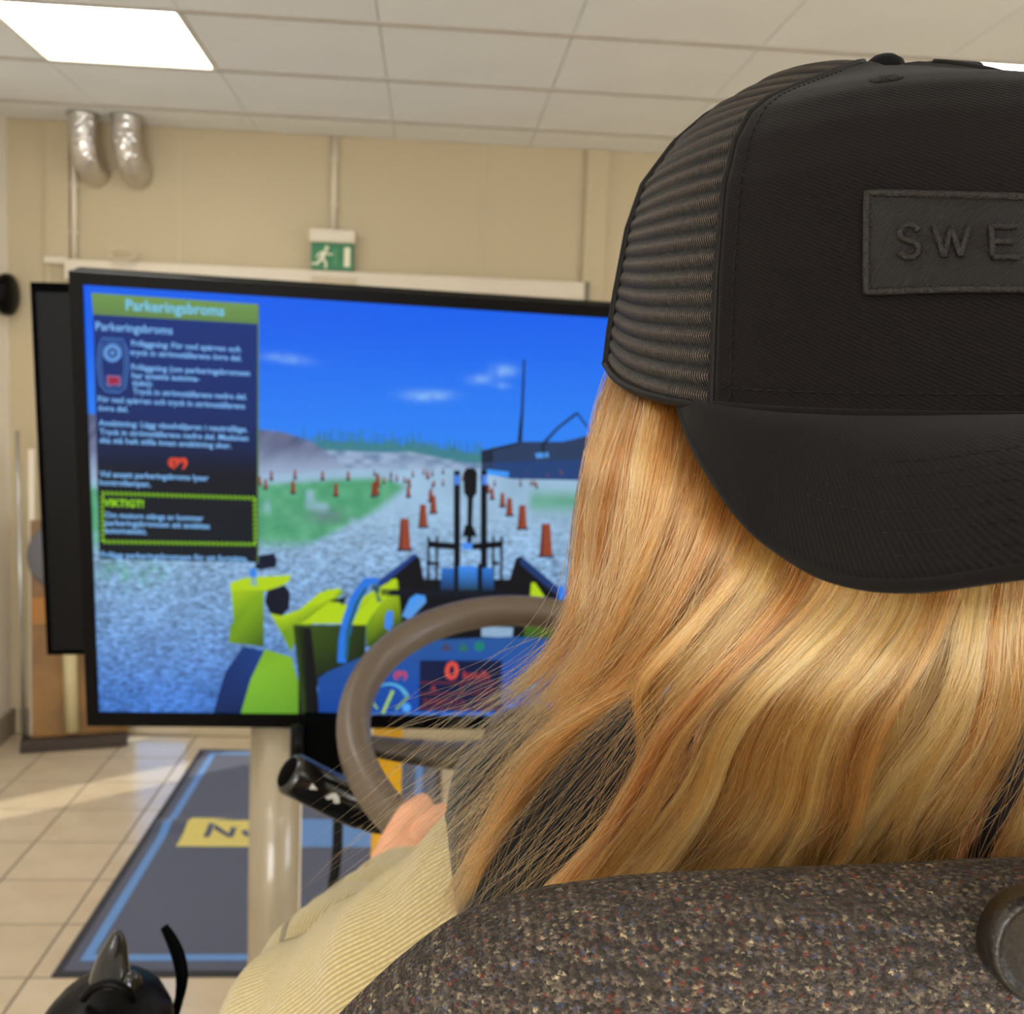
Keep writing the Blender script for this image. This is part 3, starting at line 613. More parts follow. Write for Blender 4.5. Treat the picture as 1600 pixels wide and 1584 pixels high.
# mirror and fender on the left
g.poly([(403, 868), (428, 864), (433, 874), (431, 886), (405, 890), (398, 886)], (8, 16, 44), 2); g.poly([(390, 888), (400, 888), (402, 915), (392, 915)], (50, 130, 230), 3)
g.grad([(360, 910), (455, 900), (447, 912), (412, 925), (412, 1010), (357, 1004), (360, 978), (365, 970)], [YG, YG, YG, (130, 170, 20), YD, YM, YM, YM], 2)
g.poly([(360, 910), (385, 902), (455, 898), (452, 908), (420, 922), (360, 922)], YG, 3)
g.poly([(418, 922), (445, 914), (453, 925), (452, 950), (440, 962), (422, 958), (414, 940)], (8, 14, 34), 4)
g.grad([(420, 955), (440, 962), (468, 952), (500, 925), (530, 918), (537, 925), (462, 1000), (455, 1020), (440, 990)], [YG] * 5 + [YM] * 4, 3)
g.poly([(486, 940), (512, 920), (530, 922), (520, 934), (496, 944)], YG, 5); g.poly([(470, 972), (512, 938), (528, 935), (543, 930), (535, 948), (530, 940), (515, 944)], (22, 34, 14), 4)
g.poly([(470, 974), (513, 938), (532, 942), (560, 950), (572, 974)], YG, 4); g.grad([(466, 976), (572, 976), (570, 1040), (500, 1060), (480, 1120), (466, 1120)], [YD, (32, 50, 12), (18, 28, 10), (20, 30, 10), (10, 14, 10), (10, 14, 10)], 4)
g.poly([(458, 976), (474, 976), (478, 1116), (472, 1116)], (40, 60, 14), 5); g.poly([(466, 980), (486, 980), (500, 1116), (478, 1116)], (6, 8, 8), 5)
g.grad([(380, 1010), (414, 1016), (376, 1114), (333, 1114), (352, 1050)], [(20, 54, 120), (20, 60, 130), (10, 34, 86), (10, 34, 86), (14, 44, 104)], 2)
g.grad([(414, 1014), (456, 1026), (470, 1080), (474, 1115), (376, 1115), (392, 1060)], [(120, 170, 36), (126, 176, 36), (110, 166, 40), (96, 150, 38), (106, 166, 44), (126, 184, 44)], 3)
g.grad([(545, 945), (618, 903), (622, 908), (628, 972), (585, 1010), (572, 1010), (572, 974)], [YG, YG, (110, 140, 20), YD, (40, 60, 10), (60, 88, 14), YM], 5)
g.poly([(560, 955), (612, 905), (620, 904), (620, 912), (580, 962), (572, 976), (548, 976)], YG, 6)
g.grad([(606, 953), (614, 955), (614, 975), (608, 986), (601, 980), (602, 962)], [(60, 130, 230)] * 6, 7)
g.line([(534, 1035), (537, 1000), (543, 970), (556, 935), (574, 908), (592, 906)], [14, 16, 17, 18, 15, 8], (40, 116, 220), 7); g.line([(541, 1030), (544, 985), (556, 945), (572, 918)], [5, 6, 6, 5], (30, 90, 110), 8)
g.line([(582, 915), (590, 922), (594, 940)], 9, (40, 80, 90), 6)
g.grad([(830, 910), (836, 910), (853, 935), (848, 945), (828, 935)], [YG] * 5, 7); g.grad([(826, 935), (870, 960), (880, 1010), (818, 995)], [(100, 134, 20), (60, 88, 20), (40, 60, 20), (50, 90, 30)], 6)
g.poly([(872, 914), (886, 918), (897, 935), (895, 945), (872, 940)], (50, 126, 230), 7)
g.build('loader_bodywork', M_scr, screen)
# --- dashboard
g = Gfx()
g.grad([(498, 1112), (497, 1060), (510, 1050), (570, 1024), (660, 1000), (800, 994), (905, 1000), (905, 1114)], [(16, 66, 150), (24, 74, 150), (26, 74, 150), (32, 80, 150), (36, 84, 150), (36, 84, 150), (30, 76, 150), (12, 74, 190)], 9)
g.poly([(656, 1031), (784, 1031), (784, 1110), (654, 1110)], (10, 24, 60), 10)
g.text('0', 694, 1060, 27, (220, 80, 66), 12, 22, .03); g.text('km/h', 722, 1060, 13, (176, 58, 60), 12, 42, .02)
for yb in (1066, 1083, 1106): g.line([(656, yb), (780, yb)], 2, (120, 44, 60), 11)
g.text('A', 672, 1079, 9, (170, 60, 64), 12); g.line([(720, 1066), (720, 1083)], 2, (120, 44, 60), 11); g.text('12:44', 738, 1079, 8, (120, 50, 64), 12, 32); g.text('24,85713 h', 660, 1100, 10, (130, 48, 62), 12, 66); g.text('736', 742, 1100, 10, (120, 44, 60), 12, 30)
g.poly([(688, 1016), (706, 1016), (697, 1002)], (70, 62, 92), 11); g.poly([(716, 1016), (732, 1016), (724, 1002)], (44, 110, 78), 11); g.add([tvuv(*p) for p in disc(749, 1009, 8)], [tuple(range(14))], (24, 124, 110), 11)
g.text('(P)', 614, 1058, 10, (206, 66, 56), 12, 22, .03)
ang = [math.radians(a) for a in range(200, 345, 8)]
g.line([(608 + 27 * math.cos(a), 1092 + 24 * math.sin(a)) for a in ang], [1 + 5 * k / len(ang) for k in range(len(ang))], (90, 180, 230), 11)
g.line([(598, 1114), (614, 1078)], 5, (160, 200, 90), 12); g.line([(590, 1107), (582, 1096)], 3, (150, 190, 90), 12); g.line([(618, 1108), (638, 1087)], 3, (130, 180, 90), 12); g.line([(638, 1087), (632, 1078)], 4, (100, 170, 200), 12)
g.add([tvuv(*p) for p in disc(635, 1105, 7)], [tuple(range(14))], (80, 160, 240), 12)
g.add([tvuv(*p) for p in disc(800, 1106, 8)], [tuple(range(14))], (60, 130, 250), 12); g.line([(805, 1090), (815, 1078), (840, 1070)], 5, (90, 180, 220), 12)
g.build('dashboard_display', M_scr, screen)
# --- instruction panel
g = Gfx()
g.grad([(143, 457), (403, 475), (403, 506), (146, 491)], [(110, 150, 78)] * 2 + [(96, 132, 70)] * 2, 13)
g.grad([(146, 491), (403, 506), (403, 660), (150, 640)], [(14, 46, 120)] * 2 + [(14, 40, 100)] * 2, 13); g.grad([(150, 640), (403, 660), (403, 740), (152, 740)], [(14, 40, 100)] * 2 + [(12, 18, 30)] * 2, 13)
g.grad([(152, 740), (403, 740), (403, 878), (156, 873)], [(12, 18, 30), (12, 18, 30), (10, 20, 26), (10, 18, 24)], 13)
g.line([(404, 475), (403, 880)], 2.5, (90, 120, 80), 14)
TXT = (126, 186, 246)
g.text('Parkeringsbroms', 196, 484, 17, (120, 196, 236), 15, 155, .02)
g.text('Parkeringsbroms', 149, 515, 13, TXT, 15, 121, .015)
LINES = [('Frilläggning: För ned spärren och', 205, 540, 171), ('tryck in strömställarens övre del.', 204, 554, 174), ('Friläggning (om parkeringsbromsen', 205, 577, 186), ('har ansatts automa-', 206, 590, 106), ('tiskt):', 207, 602, 32), ('Tryck in strömställarens nedre del.', 208, 615, 178),
         ('För ned spärren och tryck in strömställarens', 153, 627, 230), ('övre del.', 154, 641, 47), ('Ansättning: Lägg växelväljaren i neutralläge.', 155, 664, 232), ('Tryck in strömställarens nedre del. Maskinen', 156, 678, 232), ('ska stå helt stilla innan ansättning sker.', 156, 691, 206),
         ('Vid ansatt parkeringsbroms lyser', 156, 744, 170), ('kontrollampan.', 156, 757, 80), ('Om motorn stängs av kommer', 164, 808, 154), ('parkeringsbromsen att ansättas', 164, 820, 164), ('automatiskt.', 164, 832, 66), ('Frilägg parkeringsbromsen för att fortsätta.', 158, 870, 230)]
for (s_, x, y, w_) in LINES: g.text(s_.replace('Frilläggning', 'Friläggning'), x, y, 9.0, TXT, 15, w_, .02)
g.text('VIKTIGT!', 163, 790, 11, (150, 220, 20), 15, 62, .03)
g.text('(P)', 266, 727, 12, (226, 74, 40), 15, 26, .04); g.line([(278 + 14 * math.cos(a), 722 + 9 * math.sin(a)) for a in np.linspace(-.9, .9, 8)], 2.5, (226, 74, 40), 15); g.line([(278 - 14 * math.cos(a), 722 + 9 * math.sin(a)) for a in np.linspace(-.9, .9, 8)], 2.5, (226, 74, 40), 15)
# dashed warning frame
def dashes(a, b, w_=7, step=7.0):
    a = Vector(a); b = Vector(b); n = int((b - a).length / step); g.line([a, b], w_, (30, 66, 20), 14)
    for k in range(n):
        p = a + (b - a) * (k + .2) / n; q = a + (b - a) * (k + .62) / n; sh = Vector((-(b - a).y, (b - a).x)).normalized()
        g.line([p - sh * 2.6, (p + q) / 2 + (b - a).normalized() * 1.5, p + (b - a).normalized() * 3.8 + sh * 2.6], 2.6, (140, 200, 24), 15)
dashes((158, 770), (400, 778)); dashes((160, 846), (400, 850)); dashes((160, 772), (161, 846)); dashes((398, 778), (399, 850))
# switch drawing
for w_, o_ in ((2.2, 0), (1.6, 5)):
    P = [(160 + o_, 528 + o_), (192 - o_, 530 + o_), (199 - o_, 545), (200 - o_, 575), (196 - o_, 605 - o_ * .6), (186 - o_, 613 - o_), (166 + o_, 611 - o_), (157 + o_, 600 - o_ * .6), (153 + o_, 570), (155 + o_, 542)]
    g.line(P + P[:2], w_, (70, 120, 190), 15)
g.add([tvuv(*p) for p in disc(176, 551, 14.5, 24)], [tuple(range(24))], (92, 146, 214), 15); g.add([tvuv(*p) for p in disc(176, 551, 7.5, 20)], [tuple(range(20))], (24, 56, 120), 16); g.add([tvuv(*p) for p in disc(176, 551, 4)], [tuple(range(14))], (92, 146, 214), 17)
g.poly([(167, 586), (188, 587), (189, 602), (168, 602)], (150, 110, 160), 15); g.poly([(169, 588), (186, 589), (187, 600), (170, 600)], (150, 36, 66), 16)
g.build('instruction_panel', M_scr, screen)

# second monitor behind, to the left
Mo = px(45, 440, 2.02); 
mon = empty('monitor', px(88, 1025, 2.03), 'second black flat monitor standing behind the left edge of the tv', 'monitor')
A = px(44, 440, 2.14); B = px(71, 1026, 2.26); mu = (A - B).normalized(); mr = (TRT - mu * TRT.dot(mu)).normalized(); mh = (A - B).length
R3 = Matrix((mr, mu.cross(mr) * -1, mu)).transposed()
cen = (A + B) / 2 + mr * .45 + mr.cross(mu) * -.03
bm = bmesh.new(); bx(bm, cen, (.9, .04, mh), R3, .003); frombm('housing', bm, M_blackm, mon)
bm = bmesh.new(); bx(bm, cen - mr.cross(mu) * -.05 * 1, (.86, .004, mh - .04), R3); frombm('back_panel', bm, M_black, mon)

# white post and black box below the television, yellow post
t = empty('display_post', (-.29, 2.16, 0), 'cream lacquered steel post standing under the tv', 'post')
pA = px(426, 1500, 2.25); PXp, PYp = pA.x, pA.y; PTOP = 1.0
tube('post_shaft', [(PXp, PYp, .012), (PXp, PYp, PTOP)], .0515, M_pole, t, 40)
tube('side_rail', [(PXp + .046, PYp + .004, .012), (PXp + .046, PYp + .004, PTOP)], .008, plain('white_rail', (232, 226, 208), .3), t, 12)
box('foot_plate', (PXp, PYp, .006), (.4, .3, .012), M_pole, t)

yp = px(603, 1200, 2.55)
t = empty('yellow_post', (yp.x, yp.y, 0), 'yellow square steel post seen through the steering wheel', 'post')
box('post_shaft', (yp.x + .004, yp.y, .56), (.066, .07, 1.1), M_yel, t, bev=.006); box('foot_plate', (yp.x, yp.y, .006), (.16, .16, .012), M_yel, t)
c_ = px(504, 1172, 1.99)
t = empty('black_box', c_, 'black box hanging under the tv beside the cream post', 'box')
bm = bmesh.new(); bx(bm, c_, (.075, .05, .13), None, .004); frombm('housing', bm, M_blackm, t)
tube('bracket', [px(465, 1134, 1.93), px(463, 1192, 1.93)], .012, M_black, t, 12)
cb = catmull([px(528, 1215, 1.98), px(528, 1290, 1.97), px(526, 1340, 1.96), px(520, 1385, 1.95), px(514, 1440, 1.94), px(520, 1560, 1.93), px(560, 1760, 1.9)], 40)
tag(tube('power_cable', cb, .0095, M_black, None, 10), 'thick black cable hanging down below the steering wheel stalk', 'cable')

# ------------------------------------------------------------------ steering wheel
WC = Vector((.121, 1.064, 1.279)); WN = Vector((.063, -.457, .887)).normalized()
we1 = Vector((0, 0, 1)).cross(WN).normalized(); we2 = WN.cross(we1)
t = empty('steering_wheel', WC - WN * .08, 'grey brown steering wheel in front of the driver', 'steering wheel')
tube('rim', [WC + .19 * (we1 * math.cos(a) + we2 * math.sin(a)) for a in np.linspace(0, 2 * PI, 97)[:-1]], lambda i, a: .0175 * (1 + .05 * math.cos(2 * a)), M_wheel, t, 24, True)
for a_ in (math.radians(184), math.radians(-4), math.radians(-90)):
    d_ = we1 * math.cos(a_) + we2 * math.sin(a_); P = catmull([WC + d_ * .185, WC + d_ * .15 - WN * .012, WC + d_ * .09 - WN * .028, WC + d_ * .03 - WN * .034], 14)
    V, Fc, UV = tube_geo(P, [.012 + .009 * k / 13 for k in range(14)], 16, sq=(.7, 1.5)); frompy('spoke', V, Fc, M_wheeld, t)
lathe('hub', [(.02, -.07), (.05, -.06), (.06, -.04), (.058, -.022), (.045, -.016), (.02, -.014), (.001, -.014)], M_wheeld, axis_matrix(WC, WN), t)
PZ = .48      # top of the simulator platform
t = empty('steering_column', (WC.x, WC.y, PZ), 'black steering column under the wheel hub', 'steering column')
tube('column_shaft', [WC - WN * .07, WC - WN * .28, (WC.x, WC.y + .22, .8), (WC.x, WC.y + .24, PZ)], [.04, .045, .06, .07], M_black, t, 20)
# stalk
sA = px(449, 1206, 1.06); sB = px(640, 1302, 1.125); sd = (sB - sA).normalized(); sl = (sB - sA).length
t = empty('control_stalk', sB, 'glossy black multifunction stalk left under the steering wheel', 'stalk')
MS = axis_matrix(sA, sd, (0, 0, 1))
lathe('grip', [(.0005, 0), (.016, .0), (.0195, .002), (.0208, .006), (.0208, .055), (.0203, .09), (.019, .094)], M_blackg, MS, t, 40)
lathe('stalk_arm', [(.0185, .0945), (.017, .11), (.012, .13), (.010, sl + .05)], M_black, MS, t, 28)
lathe('end_cap', [(.0004, -.002), (.0145, -.0018), (.0162, .0005), (.0162, .001)], M_blackm, MS, t, 32)
def on_stalk(dx, ang, P, nm):   # flat print wrapped on the grip
    V = []
    for (a, b) in P:
        L_ = dx + a; an = ang + b / .0209; V.append(MS @ Vector((.0211 * math.cos(an), .0211 * math.sin(an), L_)))
    return V
_cd = (EYE - sA); _l = MS.inverted().to_3x3() @ _cd; AN = math.atan2(_l.y, _l.x)
M_print = plain('white_print', (200, 196, 186), .5)
V1 = on_stalk(.024, AN + .1, [(-.004, -.003), (.004, 0), (-.004, .003)], '')
V2 = on_stalk(.047, AN + .1, [(-.008, .003), (-.004, -.003), (0, -.005), (.005, -.003), (.009, .002), (.004, .0045), (0, .001), (-.004, .004)], '')
frompy('icon', V1, [(0, 1, 2)], M_print, t, False); frompy('icon', V2, [tuple(range(8))], M_print, t, False)

# ------------------------------------------------------------------ cap (workspace in metres right / up / forward of the camera)
CXc, CZc, CA, CB = .1245, .36, .105, .092
FT = [(0, 1), (.3, .985), (.5, .955), (.61, .9), (.69, .82), (.74, .72), (.785, .6), (.855, .4), (.93, .2), (1, 0)]
ST = [(0, 1), (.12, .985), (.25, .962), (.46, .92), (.61, .865), (.75, .753), (.84, .64), (.9, .528), (.957, .416), (.985, .28), (1, 0)]
FTt, FTs = zip(*FT); STt, STs = zip(*ST)
def cap_pt(th, t_, off=0.):
    w_ = float(smooth(.1, .95, np.array(math.cos(th))))
    s_ = w_ * float(np.interp(t_, FTt, FTs)) + (1 - w_) * float(np.interp(t_, STt, STs))
    ex = .92; sn, cn = math.sin(th), math.cos(th)
    x = -CB * (abs(sn) ** ex) * (1 if sn > 0 else -1); z = -CA * (abs(cn) ** ex) * (1 if cn > 0 else -1)
    q_ = -z / CA; yr = .047 - .038 * q_ + .0117 * q_ * q_ if q_ > 0 else .047 - .02 * q_
    y = yr + (.146 - yr) * t_ - t_ * 1.5 * max(0., x * s_ - .0255)
    k = 1 + off / .09
    return Vector((CXc + x * s_ * k, y + off * t_ * .8, CZc + z * s_ * k))
def cap_w(th, t_, off=0.): return cs(*cap_pt(th, t_, off))
def t_at(th, y):
    lo, hi = 0., 1.
    for _ in range(30):
        m_ = (lo + hi) / 2
        if cap_pt(th, m_).y < y: lo = m_
        else: hi = m_
    return lo
cap = empty('cap', cs(CXc, .06, CZc), 'black trucker cap with mesh sides worn backwards, patch facing the camera', 'cap')
SEAM = math.radians(48)
def cap_patch(name, th0, th1, nth, nt, mat, offf, t0=0., t1=1.):
    V = []; Fc = []; UV = []
    for j in range(nt + 1):
        tt = t0 + (t1 - t0) * j / nt
        for i in range(nth + 1):
            th = th0 + (th1 - th0) * i / nth; V.append(cap_w(th, tt, offf(th, tt))); UV.append((th * .095, tt * .12))
    for j in range(nt):
        for i in range(nth): a = j * (nth + 1) + i; Fc.append((a, a + nth + 1, a + nth + 2, a + 1))
    return V, Fc, UV
V, Fc, UV = cap_patch('', -SEAM, SEAM, 90, 60, None, lambda th, tt: .0012)
fp = frompy('front_panel', V, Fc, M_twill, cap, True, UV); sm = fp.modifiers.new('s', 'SOLIDIFY'); sm.thickness = .002; sm.offset = -1 
def netoff(th, tt):
    fr = (tt * 22) % 1; return .0008 * math.sin(PI * fr) ** .8 - .0002
V, Fc, UV = cap_patch('', SEAM - .01, 2 * PI - SEAM + .01, 200, 22 * 8, None, netoff, 0, .995)
UV = [(u, v / .12) for u, v in UV]
np_ = frompy('mesh_panel', V, Fc, M_net, cap, True, UV)
# seam binding, panel ridges and stitches
for s_ in (1, -1):
    tube('seam_binding', [cap_w(s_ * (SEAM + .012), tt, .0011) for tt in np.linspace(0, .97, 90)], .0010, M_stitch, cap, 8)
for th in (math.radians(92), math.radians(-92), math.radians(140), math.radians(-140)):
    tube('mesh_seam', [cap_w(th, tt, .0008) for tt in np.linspace(0, .97, 60)], .0014, M_stitch, cap, 8)
tube('mesh_edge_binding', [cap_w(th, .0, .0008) for th in np.linspace(SEAM, 2 * PI - SEAM, 90)], .0013, M_stitch, cap, 10)
def stitch(name, P, dash, gap, r, mat, parent):
    V = []; Fc = []; L = [0]
    for a, b in zip(P, P[1:]): L.append(L[-1] + (b - a).length)
    L = np.array(L); A_ = np.array([tuple(p) for p in P]); s_ = 0
    def at_(d): return Vector([float(np.interp(d, L, A_[:, k])) for k in range(3)])
    while s_ + dash < L[-1]:
        v, f, _ = tube_geo([at_(s_), at_(s_ + dash / 2), at_(s_ + dash)], [r * .5, r, r * .5], 6); b = len(V); V += v; Fc += [tuple(i + b for i in q) for q in f]; s_ += dash + gap
    o = frompy(name, V, Fc, mat, parent); o['kind'] = 'stuff'; return o
for s_ in (1, -1): stitch('stitching', [cap_w(s_ * (SEAM - .055), tt, .0014) for tt in np.linspace(.02, .9, 70)], .0022, .0012, .00028, M_stitch, fp)
stitch('stitching', [cap_w(th, .045, .0014) for th in np.linspace(-SEAM, SEAM, 80)], .0024, .0012, .0003, M_stitch, fp)
# sweatband roll at the bottom of front panel
tube('band_edge', [cap_w(th, .004, .0008) for th in np.linspace(-SEAM - .02, SEAM + .02, 60)], .0014, M_twill, cap, 8)
# button and eyelets
bt = cs(CXc, .1478, CZc - .012); lathe('button', [(.0005, .0045), (.004, .004), (.0062, .0022), (.007, 0), (.0072, -.003)], M_twill, axis_matrix(cs(.1245, .1462, .362), AX_U), cap)
for s_ in (1, -1):
    th = math.radians(20) * s_; tt = t_at(th, .1116); P = cap_w(th, tt, .0014); dth = cap_w(th + .03, tt, .0014) - cap_w(th - .03, tt, .0014); dt = cap_w(th, tt + .02, .0014) - cap_w(th, tt - .02, .0014)
    n_ = dth.cross(dt).normalized(); n_ = -n_ if n_.dot(AX_F) > 0 else n_
    V = []; Fc = []
    for k in range(30):
        a = 2 * PI * k / 30; d_ = dth.normalized() * math.cos(a) + dt.normalized() * math.sin(a)
        v, f, _ = tube_geo([P + d_ * .0012, P + d_ * .0026 + n_ * .0004, P + d_ * .0042], .00022, 5); b = len(V); V += v; Fc += [tuple(i + b for i in q) for q in f]
    e_ = frompy('eyelet', V, Fc, M_thread, cap); e_['kind'] = 'stuff'
# embroidered patch
PH = math.radians(22.8)
def patch_pt(u, v, off):   # u -1 (viewer's left) .. 1, v 0..1
    th = -u * PH * 1.0; y = .0503 + .0009 * abs(u) + (v) * (.0722 + .0032 * abs(u) ** 1.5 - .0503 - .0009 * abs(u))
    return cap_w(th, t_at(th, y), off)
V = []; Fc = []; UV = []; nu, nv = 60, 16
for j in range(nv + 1):
    for i in range(nu + 1): V.append(patch_pt(-1 + 2 * i / nu, j / nv, .0026)); UV.append((i / nu * .085, j / nv * .026))
for j in range(nv):
    for i in range(nu): a = j * (nu + 1) + i; Fc.append((a, a + 1, a + nu + 2, a + nu + 1))
pt = frompy('patch', V, Fc, M_patch, cap, True, UV); sm = pt.modifiers.new('s', 'SOLIDIFY'); sm.thickness = .0022; sm.offset = -1
edge = [patch_pt(-1 + 2 * i / 40, 1, .0026) for i in range(41)] + [patch_pt(1, 1 - i / 10, .0026) for i in range(1, 11)] + [patch_pt(1 - 2 * i / 40, 0, .0026) for i in range(1, 41)] + [patch_pt(-1, i / 10, .0026) for i in range(1, 10)]
tube('patch_border', edge, .00095, M_thread, pt, 8, True)
def letter_strokes(strokes, u0, w_, name):
    V = []; Fc = []
    for S in strokes:
        P = catmull(S, 24) if len(S) > 2 else [Vector(S[0]).lerp(Vector(S[1]), k / 5) for k in range(6)]
        P3 = [patch_pt(u0 + p[0] * w_, .33 + p[1] * .33, .0031) for p in P]
        v, f, _ = tube_geo(P3, .00078, 8); b = len(V); V += v; Fc += [tuple(i + b for i in q) for q in f]
    return frompy(name, V, Fc, M_thread, pt)
SS = [(.92, .82, 0), (.72, .99, 0), (.4, 1., 0), (.12, .82, 0), (.14, .62, 0), (.45, .52, 0), (.8, .42, 0), (.93, .2, 0), (.7, .02, 0), (.35, 0, 0), (.04, .16, 0)]
letter_strokes([SS], -.81, .135, 'letter_s')
letter_strokes([[(0, 1, 0), (.27, 0, 0)], [(.27, 0, 0), (.5, .95, 0)], [(.5, .95, 0), (.74, 0, 0)], [(.74, 0, 0), (1, 1, 0)]], -.595, .20, 'letter_w')
letter_strokes([[(0, 0, 0), (0, 1, 0)], [(0, 1, 0), (1, 1, 0)], [(0, .5, 0), (.85, .5, 0)], [(0, 0, 0), (1, 0, 0)]], -.27, .14, 'letter_e')
# brim: edge points (picture x, y, distance) for the left half, mirrored
BE = [(1062, 629, .304), (1085, 690, .285), (1120, 750, .270), (1160, 805, .258), (1210, 850, .247), (1300, 900, .228), (1420, 915, .210), (1600, 893, .195), (1850, 858, .185)]
BL = []
for (x, y, d) in BE: BL.append(Vector(((x - 800) / FPX * d, -(y - 792) / FPX * d, d)))
BL[-1].x = CXc
BLm = [Vector((2 * CXc - p.x, p.y, p.z)) for p in BL[:-1]][::-1]
EDGE = catmull(BL + BLm, 121)
nb = 120; nv_ = 24
def brim_pt(i, v, off=0):
    s_ = i / nb; th = SEAM * 1.17 * (1 - 2 * s_); R_ = cap_pt(th, .0, -.001); E_ = EDGE[i]; p = R_.lerp(E_, v)
    p = p + Vector((0, 1, 0)) * (.007 * math.sin(PI * v)) * (math.sin(PI * s_) ** .5) + Vector((0, 0, -1)) * (.004 * math.sin(PI * v)) * math.sin(PI * s_)
    return cs(p.x, p.y + off * .7, p.z - off * .8)
V = []; Fc = []; UV = []
for j in range(nv_ + 1):
    for i in range(nb + 1): V.append(brim_pt(i, j / nv_)); UV.append((i / nb * .2, j / nv_ * .07))
for j in range(nv_):
    for i in range(nb): a = j * (nb + 1) + i; Fc.append((a, a + 1, a + nb + 2, a + nb + 1))
br = frompy('brim', V, Fc, M_brim, cap, True, UV); sm = br.modifiers.new('s', 'SOLIDIFY'); sm.thickness = .0026; sm.offset = 0
tube('brim_piping', [brim_pt(i, 1.) for i in range(nb + 1)], .0016, M_brim, cap, 8)
for v_ in (.52, .60, .68, .76, .84, .92): stitch('stitching', [brim_pt(i, v_, .0016) for i in range(int(38 + (v_ - .52) * -22), 83 + int((v_ - .52) * 22))], .0026, .0011, .0002, M_stitch, br)

# ------------------------------------------------------------------ person
HC = cs(.1245, .022, .385)     # centre of the head
person = empty('person', (.13, .62, .93), 'person with long blonde hair and dark vest sitting at the steering wheel', 'person')
LS = px(850, 1400, .50); RS = LS + Vector((.33, -.02, 0)); RS.x = .31
LE = px(500, 1640, .62); LW = px(660, 1402, .865); LH = px(628, 1312, .93)
RE = Vector((.43, .66, LE.z)); RW = Vector((.34, .93, LW.z)); NECK = Vector((HC.x + .0, HC.y + .015, HC.z - .17))
HIPZ = 1.0
bm = bmesh.new()
ell(bm, HC, (.076, .095, .112)); ell(bm, HC + Vector((0, .03, -.06)), (.056, .06, .06))
ell(bm, HC + Vector((0, .098, -.02)), (.013, .02, .02)); ell(bm, HC + Vector((0, .105, -.03)), (.016, .013, .010))      # nose
ell(bm, HC + Vector((0, .088, -.058)), (.024, .01, .006)); ell(bm, HC + Vector((0, .086, -.067)), (.02, .01, .007))       # lips
ell(bm, HC + Vector((0, .075, -.098)), (.02, .018, .016))                                                               # chin
for s_ in (1, -1):
    ell(bm, HC + Vector((.076 * s_, .0, -.01)), (.008, .018, .03)); ell(bm, HC + Vector((.032 * s_, .079, .004)), (.015, .012, .011)); ell(bm, HC + Vector((.033 * s_, .082, .024)), (.02, .01, .006))
capsule(bm, HC + Vector((0, -.005, -.07)), NECK, .05, .056)
capsule(bm, NECK + Vector((-.02, 0, -.03)), LS + Vector((.03, 0, -.02)), .055, .045); capsule(bm, NECK + Vector((.02, 0, -.03)), RS + Vector((-.03, 0, -.02)), .055, .045)
ell(bm, Vector((.16, .525, 1.29)), (.11, .08, .16)); ell(bm, Vector((.15, .54, 1.15)), (.115, .085, .16)); ell(bm, Vector((.13, .55, HIPZ)), (.145, .105, .10))
LEi = LE + ((LS + LW) / 2 - LE) * .12; REi = RE + ((RS + RW) / 2 - RE) * .12
capsule(bm, LS, LEi, .040, .032); capsule(bm, LEi, LW, .032, .024); capsule(bm, RS, REi, .040, .032); capsule(bm, REi, RW, .032, .024)
for s_ in (-1, 1):
    hx = .13 + .09 * s_; capsule(bm, (hx, .58, HIPZ), (hx + .03 * s_, 1.0, HIPZ + .03), .085, .06); capsule(bm, (hx + .03 * s_, 1.0, HIPZ + .03), (hx + .03 * s_, 1.16, PZ + .11), .06, .036)
    capsule(bm, (hx + .03 * s_, 1.15, PZ + .07), (hx + .03 * s_, 1.34, PZ + .04), .04, .034)
fuse('body', bm, M_skin, person, .0042, 3)
# hands (own finer surface continuous with the wrists)
def rimpt(a, r=.19, h=0.): return WC + (we1 * math.cos(a) + we2 * math.sin(a)) * r + WN * h
def hand(side, wrist, a0):
    """a palm behind the rim, four unequal fingers closing over it and a thumb lying along its near side"""
    bm = bmesh.new(); R0 = rimpt(a0)
    rad = (R0 - WC).normalized(); tan = WN.cross(rad) * (1 if side < 0 else -1)   # towards the top of the wheel
    palm = R0 + rad * .034 + WN * .008
    capsule(bm, wrist, palm - tan * .012, .025, .023); 
    for k in range(4):
        b = palm + tan * (-.03 + .02 * k) - rad * .006; capsule(bm, palm + rad * .02 + tan * (-.018 + .012 * k), b, .016, .0125)
        L_ = (.85, .97, 1.0, .92)[k]
        p1 = R0 + tan * (-.03 + .021 * k) + WN * .0285 + rad * .006; p2 = p1 - rad * .028 * L_ - WN * .006; p3 = p2 - WN * .026 * L_ + rad * .004; p4 = p3 + rad * .016 * L_ - WN * .006
        capsule(bm, b, p1, .0125, .0105); capsule(bm, p1, p2, .0105, .0095); capsule(bm, p2, p3, .0095, .0085); capsule(bm, p3, p4, .0085, .0075)
    q0 = palm + tan * .01 - WN * .012; q1 = palm + tan * .036 - WN * .012 - rad * .004; q2 = q1 + tan * .03 - rad * .014; q3 = q2 + tan * .022 - rad * .014
    capsule(bm, q0, q1, .015, .012); capsule(bm, q1, q2, .012, .0105); capsule(bm, q2, q3, .0105, .0085)
    return fuse('hand', bm, M_skin, person, .0022, 3)
hand(-1, LW, math.radians(229)); hand(1, RW, math.radians(-46))
